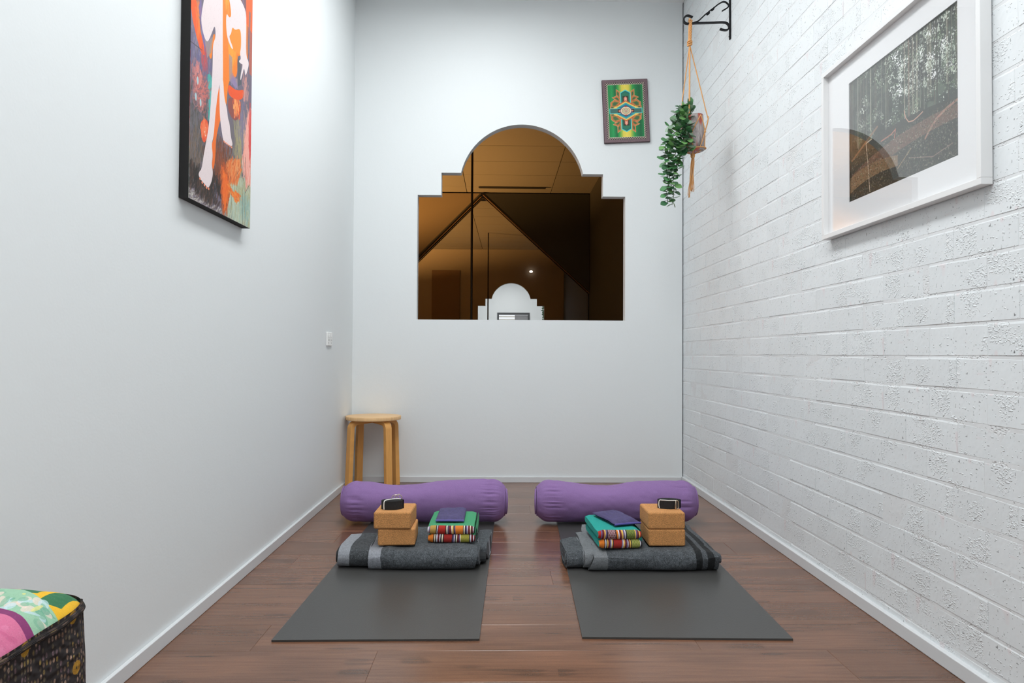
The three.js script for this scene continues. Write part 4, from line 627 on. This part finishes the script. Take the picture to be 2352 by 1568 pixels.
  const nets = [0.35, 1.45, 2.9, 4.6];
  nets.forEach((a, i) => { const n = nets[(i + 1) % 4] + (i === 3 ? 6.2832 : 0), m = (a + n) / 2;
    for (const [p, qv] of [[a, m], [n, m]]) part('net_cord', tube(Array.from({ length: 9 }, (_, j) => onPot(lerp(p, qv, j / 8), lerp(0.95, 0.48, j / 8))), 0.0028, 24, 6), M_rope, h);
    for (const dlt of [-0.12, 0.45]) part('net_cord', tube(Array.from({ length: 9 }, (_, j) => onPot(m + dlt * j / 8, lerp(0.48, 0.06, j / 8))), 0.0026, 24, 6), M_rope, h);
    part('net_knot', new THREE.SphereGeometry(0.0062, 10, 8).translate(...onPot(m, 0.48).toArray()), M_rope, h); });
  part('base_ring', tube(Array.from({ length: 20 }, (_, j) => onPot(j / 20 * 6.2832, 0.05, 0.003)), 0.0032, 60, 6, true), M_rope, h);
  const tb = onPot(0, 0, -0.05);
  part('gather_knot', new THREE.SphereGeometry(0.012, 14, 10).scale(1, 1.3, 1).translate(c0 - 0.012, pot.y - 0.022, 0), M_rope, h);
  for (const a of [0.6, 1.9, 3.4, 5.2]) part('net_cord', tube([onPot(a, 0.05, 0.002), V(c0 - 0.01 + 0.02 * Math.cos(a), pot.y - 0.008, 0.02 * Math.sin(a)), V(c0 - 0.012, pot.y - 0.02, 0)], 0.0026, 16, 6), M_rope, h);
  for (let k = 0; k < 12; k++) { const a = k * 2.4, s = rr(0.2, 1), L = rr(0.17, 0.225), fl = k > 9 ? 1.6 : 1; part('tassel_strand', strand(t => V(c0 - 0.012 + (0.006 + 0.012 * t * fl) * Math.cos(a) * s - 0.012 * t + 0.002 * Math.sin(t * 9 + k), pot.y - 0.025 - t * L, (0.006 + 0.01 * t) * Math.sin(a) * s), 12, 0.0021), M_rope, h); }

  // pot and trailing succulent
  const potTex = dataTex(512, 256, (x, y) => { const n = noise2(x / 40, y / 40, 13, 6, 2), s = hash(x >> 1, y >> 1, 5), b2 = sst(0.52, 0.60, noise2(x / 46, y / 46, 11, 5, 7)), dk = sst(0.72, 0.78, noise2(x / 30, y / 12, 17, 21, 9)) * 0.4; const f = 0.86 + 0.2 * s + 0.16 * (n - 0.5) - dk * 0.6; return [lerp(176, 186, b2) * f, lerp(166, 92, b2) * f, lerp(164, 78, b2) * f]; });
  const p = thing('potted_plant', 'trailing artificial jade plant in a marbled hanging pot', 'potted plant', [px, 0, Zp]);
  const pg = new THREE.LatheGeometry([[0, 0.0], [0.046, 0.0], [0.051, 0.004], [0.0525, 0.012], [0.060, 0.178], [0.0605, 0.185], [0.0565, 0.185], [0.055, 0.165], [0, 0.165]].map(v => new THREE.Vector2(...v)), 48);
  pg.applyMatrix4(new THREE.Matrix4().makeRotationZ(pot.tilt)); pg.translate(c0, pot.y, 0);
  part('pot', toCreasedNormals(pg, 0.6), std({ map: potTex, roughness: 0.6 }), p, 'marbled grey and terracotta pot');
  const leafG = [0, 1, 2].map(k => {
    const L = [0.033, 0.030, 0.035][k], Wd = [0.0150, 0.0158, 0.0132][k];
    const f = s => (u, v) => { const t = u, a = v * 2 - 1, w = Wd * Math.pow(Math.sin(Math.PI * Math.pow(t, 1.35) * 0.93 + 0.1), 0.75); return [a * w, s * 0.0011 * (1 - a * a) * Math.sin(Math.PI * clamp(t, 0.02, 0.98)) + 0.010 * t * t * (k - 0.4) + 0.35 * a * a * w * 0.5, t * L]; };
    return mergeGeometries([grid(6, 2, f(1)), grid(6, 2, f(-1))]);
  });
  const leafM = [[0.045, 0.14, 0.05], [0.06, 0.18, 0.065], [0.12, 0.26, 0.085], [0.03, 0.10, 0.042], [0.15, 0.23, 0.15]].map(c => phys({ color: new THREE.Color(...c).multiplyScalar(1.25), roughness: 0.42, side: THREE.DoubleSide }));
  const M_stem = std({ color: new THREE.Color(0.06, 0.09, 0.03), roughness: 0.8 });
  const W0 = (x, y) => [(x - 1146 - 5) / 439 - px + 0.0, 0.84 + (816.5 - y) / 439];          // offsets from the hook in the plane of the plant
  let nLeaf = 0;
  const sprig = (pts, n, len0, spread, big) => {
    const c = new THREE.CatmullRomCurve3(pts.map(a => V(...a))), g = new THREE.TubeGeometry(c, 40, 0.0018, 6); const st = part('stem', g, M_stem, p);
    for (let i = 0; i < n; i++) {
      const t = (i + rr(0.2, 0.8)) / n, o = c.getPoint(t), tg = c.getTangent(t), a = i * 2.4 + rr(-0.3, 0.3);
      const u = V(0, 0, 1).cross(tg).normalize(); if (u.length() < 0.5) u.set(1, 0, 0); const w = tg.clone().cross(u).normalize();
      const dir = u.clone().multiplyScalar(Math.cos(a)).addScaledVector(w, Math.sin(a)).multiplyScalar(1).addScaledVector(tg, rr(0.15, 0.9)).add(V(-0.1, 0.12, 0.2)).normalize();
      const m = part('leaf', leafG[Math.floor(rnd() * 3)], leafM[Math.floor(rnd() * (big ? 5 : 4.4))], p); nLeaf++;
      m.position.copy(o).addScaledVector(dir, 0.002); const upv = V(rr(-0.5, 0.4), 0.8, rr(0.2, 1.3)).normalize(), X = upv.clone().cross(dir).normalize(), Y = dir.clone().cross(X); m.quaternion.setFromRotationMatrix(new THREE.Matrix4().makeBasis(X, Y, dir)); m.scale.setScalar(len0 * rr(0.8, 1.15));
    }
  };
  const cy = potTop - 0.01;
  const S = (x, y, z) => { const q2 = W0(x, y); return [q2[0], q2[1], z]; };
  // upper mound spilling over the rim
  const mound = [[[1588, 262, 0.0], [1580, 246, 0.01], [1566, 248, 0.02]], [[1592, 262, 0.01], [1590, 246, 0.02], [1584, 242, 0.03]], [[1590, 265, 0.02], [1574, 258, 0.04], [1550, 266, 0.045]], [[1588, 268, 0.03], [1568, 268, 0.055], [1552, 284, 0.06]], [[1590, 270, 0.03], [1578, 278, 0.065], [1572, 296, 0.068]], [[1584, 270, 0.02], [1556, 282, 0.045], [1536, 296, 0.045]], [[1572, 290, 0.05], [1556, 304, 0.06], [1540, 318, 0.055]], [[1576, 292, 0.06], [1572, 314, 0.068], [1566, 336, 0.062]], [[1574, 290, 0.05], [1580, 310, 0.068], [1580, 330, 0.064]], [[1560, 300, 0.05], [1552, 322, 0.055], [1548, 340, 0.05]], [[1562, 318, 0.055], [1574, 336, 0.06], [1582, 352, 0.055]]];
  for (const m of mound) sprig(m.map(a => S(...a)), 14, 1.12, 1, true);
  // trailing strands
  const vines = [[[1552, 320, 0.05], [1540, 345, 0.045], [1536, 380, 0.04], [1540, 410, 0.04], [1534, 440, 0.04], [1536, 470, 0.04]], [[1558, 330, 0.05], [1552, 360, 0.045], [1556, 390, 0.04], [1548, 415, 0.04], [1550, 440, 0.04], [1546, 472, 0.035]], [[1562, 335, 0.05], [1562, 362, 0.05], [1556, 385, 0.045]], [[1545, 315, 0.045], [1532, 335, 0.04], [1530, 360, 0.035], [1534, 400, 0.035], [1540, 430, 0.035]]];
  vines.forEach((m, i) => sprig(m.map(a => S(...a)), [44, 42, 18, 34][i], 1.16, 1, false));
}
// ---------------------------------------------------------------- patchwork pouf at the smooth wall
{
  const x0 = -0.955, x1 = -0.652, z0 = -1.205, z1 = -0.74, H = 0.452;
  const topTex = canvasTex(700, 900, (g, w, h) => {                 // x -> u, far edge at v = 1
    let sd = 33; const R = () => { sd = (Math.imul(sd, 1664525) + 1013904223) >>> 0; return sd / 4294967296; };
    const Y = z => (z - 0.74) / 0.445, py = z => h - Y(z) * h;      // z distance from the camera side
    const bandY = (za, zb, col) => { g.fillStyle = col; g.beginPath(); const n = 20; for (let i = 0; i <= n; i++) { const x = i / n * w, c = 0.02 * Math.sin(i / n * 3.0) - 0.022 * Math.pow(i / n, 2); const y = py(za + c); i ? g.lineTo(x, y) : g.moveTo(x, y); } for (let i = n; i >= 0; i--) { const x = i / n * w, c = 0.02 * Math.sin(i / n * 3.0) - 0.022 * Math.pow(i / n, 2); g.lineTo(x, py(zb + c)); } g.closePath(); g.fill(); };
    const flor = (za, zb, cols, n) => { for (let i = 0; i < n; i++) { g.globalAlpha = 0.7; g.fillStyle = cols[Math.floor(R() * cols.length)]; const x = R() * w; g.beginPath(); g.ellipse(x, py(lerp(za, zb, R()) - 0.02), 6 + R() * 22, 4 + R() * 12, R() * 3, 0, 7); g.fill(); } g.globalAlpha = 1; };
    g.fillStyle = '#7fa68c'; g.fillRect(0, 0, w, h);
    flor(0.72, 0.95, ['#a9c7a8', '#5e9a7c', '#d2d8b8', '#8fb6b0', '#c9ab86', '#7aa890', '#b7c4cf'], 420);
    bandY(1.085, 1.4, '#e0ad22'); for (let i = 0; i < 9; i++) { g.fillStyle = '#2f6a46'; g.beginPath(); const x = i / 9 * w * 1.1 + 10; g.moveTo(x - 20, 0); g.lineTo(x + 24, 0); g.lineTo(x + 60, py(1.095)); g.lineTo(x + 6, py(1.07)); g.closePath(); g.fill(); }
    bandY(1.035, 1.092, '#8fb79a'); flor(1.05, 1.10, ['#e3c9bb', '#5f9a80', '#d9cf7a', '#b9cfd6', '#79a88c'], 120);
    bandY(1.020, 1.037, '#7c2d62'); bandY(0.925, 1.022, '#c8688c'); flor(0.96, 1.02, ['#cf7698', '#bf5c82', '#d184a4'], 80);
    bandY(0.910, 0.926, '#47607e'); bandY(0.888, 0.911, '#7ba3b5'); for (let i = 0; i < 6; i++) { g.fillStyle = ['#cdb02e', '#b0587c', '#d0b43c'][i % 3]; g.fillRect(i * w / 6, py(0.895), w / 12, 26); }
    for (let i = 0; i < 20000; i++) { g.globalAlpha = 0.08; g.fillStyle = R() > 0.5 ? '#fff' : '#122'; g.fillRect(R() * w, R() * h, 2, 2); } g.globalAlpha = 1;
  });
  const sideTex = dataTex(1024, 1024, (x, y) => {
    const c = (x / 22) | 0, ph = hash(c, 1, 2) * 60, ty = ((y + ph) / 34), cell = Math.floor(ty), fy = ty - cell, fx = x / 22 - c, on = hash(c, cell, 5);
    const d = Math.hypot((fx - 0.5) * 2.2, (fy - 0.5) * 1.9), mk = on > 0.35 ? sst(0.95, 0.5, d) : 0; const pal = [[150, 118, 92], [168, 140, 70], [128, 100, 108], [104, 92, 66], [186, 152, 128]][Math.floor(on * 997) % 5];
    const R1 = Math.hypot((x % 342) - 170, (y % 256) - 120), ring = sst(16, 10, Math.abs(R1 - 20)) * (hash((x / 342) | 0, (y / 256) | 0, 8) > 0.3 ? 1 : 0), n = 0.7 + 0.6 * hash(x, y, 6); const k = mk * 0.6 * (0.5 + noise2(x / 9, y / 9, 113, 113, 3)); let o = [30, 23, 24].map((v, i) => lerp(v, pal[i], k)); o = o.map((v, i) => lerp(v, [176, 128, 28][i], ring * 0.85)); return o.map(v => v * n);
  });
  const cb = dataTex(256, 256, (x, y) => 255 * noise2(x / 8, y / 5, 32, 51, 2), false);
  const t = thing('pouf', 'patchwork fabric pouf with dark dotted sides beside the smooth wall', 'pouf', [(x0 + x1) / 2, 0, (z0 + z1) / 2]);
  const hw = (x1 - x0) / 2, hd = (z1 - z0) / 2;
  const perim = (a) => { const n = 5, c = Math.cos(a), s = Math.sin(a), r = Math.pow(Math.pow(Math.abs(c), n) + Math.pow(Math.abs(s), n), -1 / n); return [hw * r * c, hd * r * s]; };
  const M_side = std({ map: sideTex, roughness: 0.95, bumpMap: cb, bumpScale: 0.004 });
  part('side_cover', grid(160, 40, (u, v) => { const a = u * Math.PI * 2, p = perim(a), b = 1 + 0.035 * Math.sin(v * Math.PI) + 0.014 * noise3(Math.cos(a) * 3, v * 5, Math.sin(a) * 3) - 0.03 * Math.pow(1 - v, 4); let X = p[0] * b; X = Math.max(X, -hw + 0.002); return [X, v * (H - 0.012), p[1] * b]; }, (u, v) => [u * 4.6, v * 1.4]), M_side, t, 'dark brown dotted side fabric');
  part('top_panel', grid(60, 120, (u, v) => { const a = v * Math.PI * 2, p = perim(a), r = u, e = 1 - Math.pow(r, 7); return [p[0] * r * 0.995, H - 0.020 + 0.040 * e + e * (0.007 * noise3(p[0] * r * 14, 2, p[1] * r * 16) + 0.005 * Math.abs(Math.sin((p[1] * r + 0.07) * 26))), p[1] * r * 0.995]; }, (u, v) => { const p = perim(v * Math.PI * 2); return [0.5 + p[0] * u / (2 * hw), 0.5 - p[1] * u / (2 * hd)]; }), std({ map: topTex, roughness: 0.9, bumpMap: cb, bumpScale: 0.0015 }), t, 'multicoloured patchwork top');
  part('piping', tube(Array.from({ length: 64 }, (_, i) => { const p = perim(i / 64 * Math.PI * 2); return V(clamp(p[0] * 1.003, -hw + 0.006, 9), H - 0.020 + 0.003 * noise3(p[0] * 20, 1, p[1] * 20), p[1] * 1.000); }), 0.0045, 240, 8, true), M_side, t);
  part('corner_seam', tube(Array.from({ length: 14 }, (_, i) => { const p = perim(-Math.PI / 4 - 0.12), v = i / 13, b = 1.012 + 0.035 * Math.sin(v * Math.PI); return V(p[0] * b, 0.01 + v * (H - 0.03), p[1] * b); }), 0.006, 60, 8), M_side, t);
}
scene.traverse(o => { if (o.isLight && 'castShadow' in o && !o.isRectAreaLight) o.castShadow = true; });
renderer.render(scene, camera);
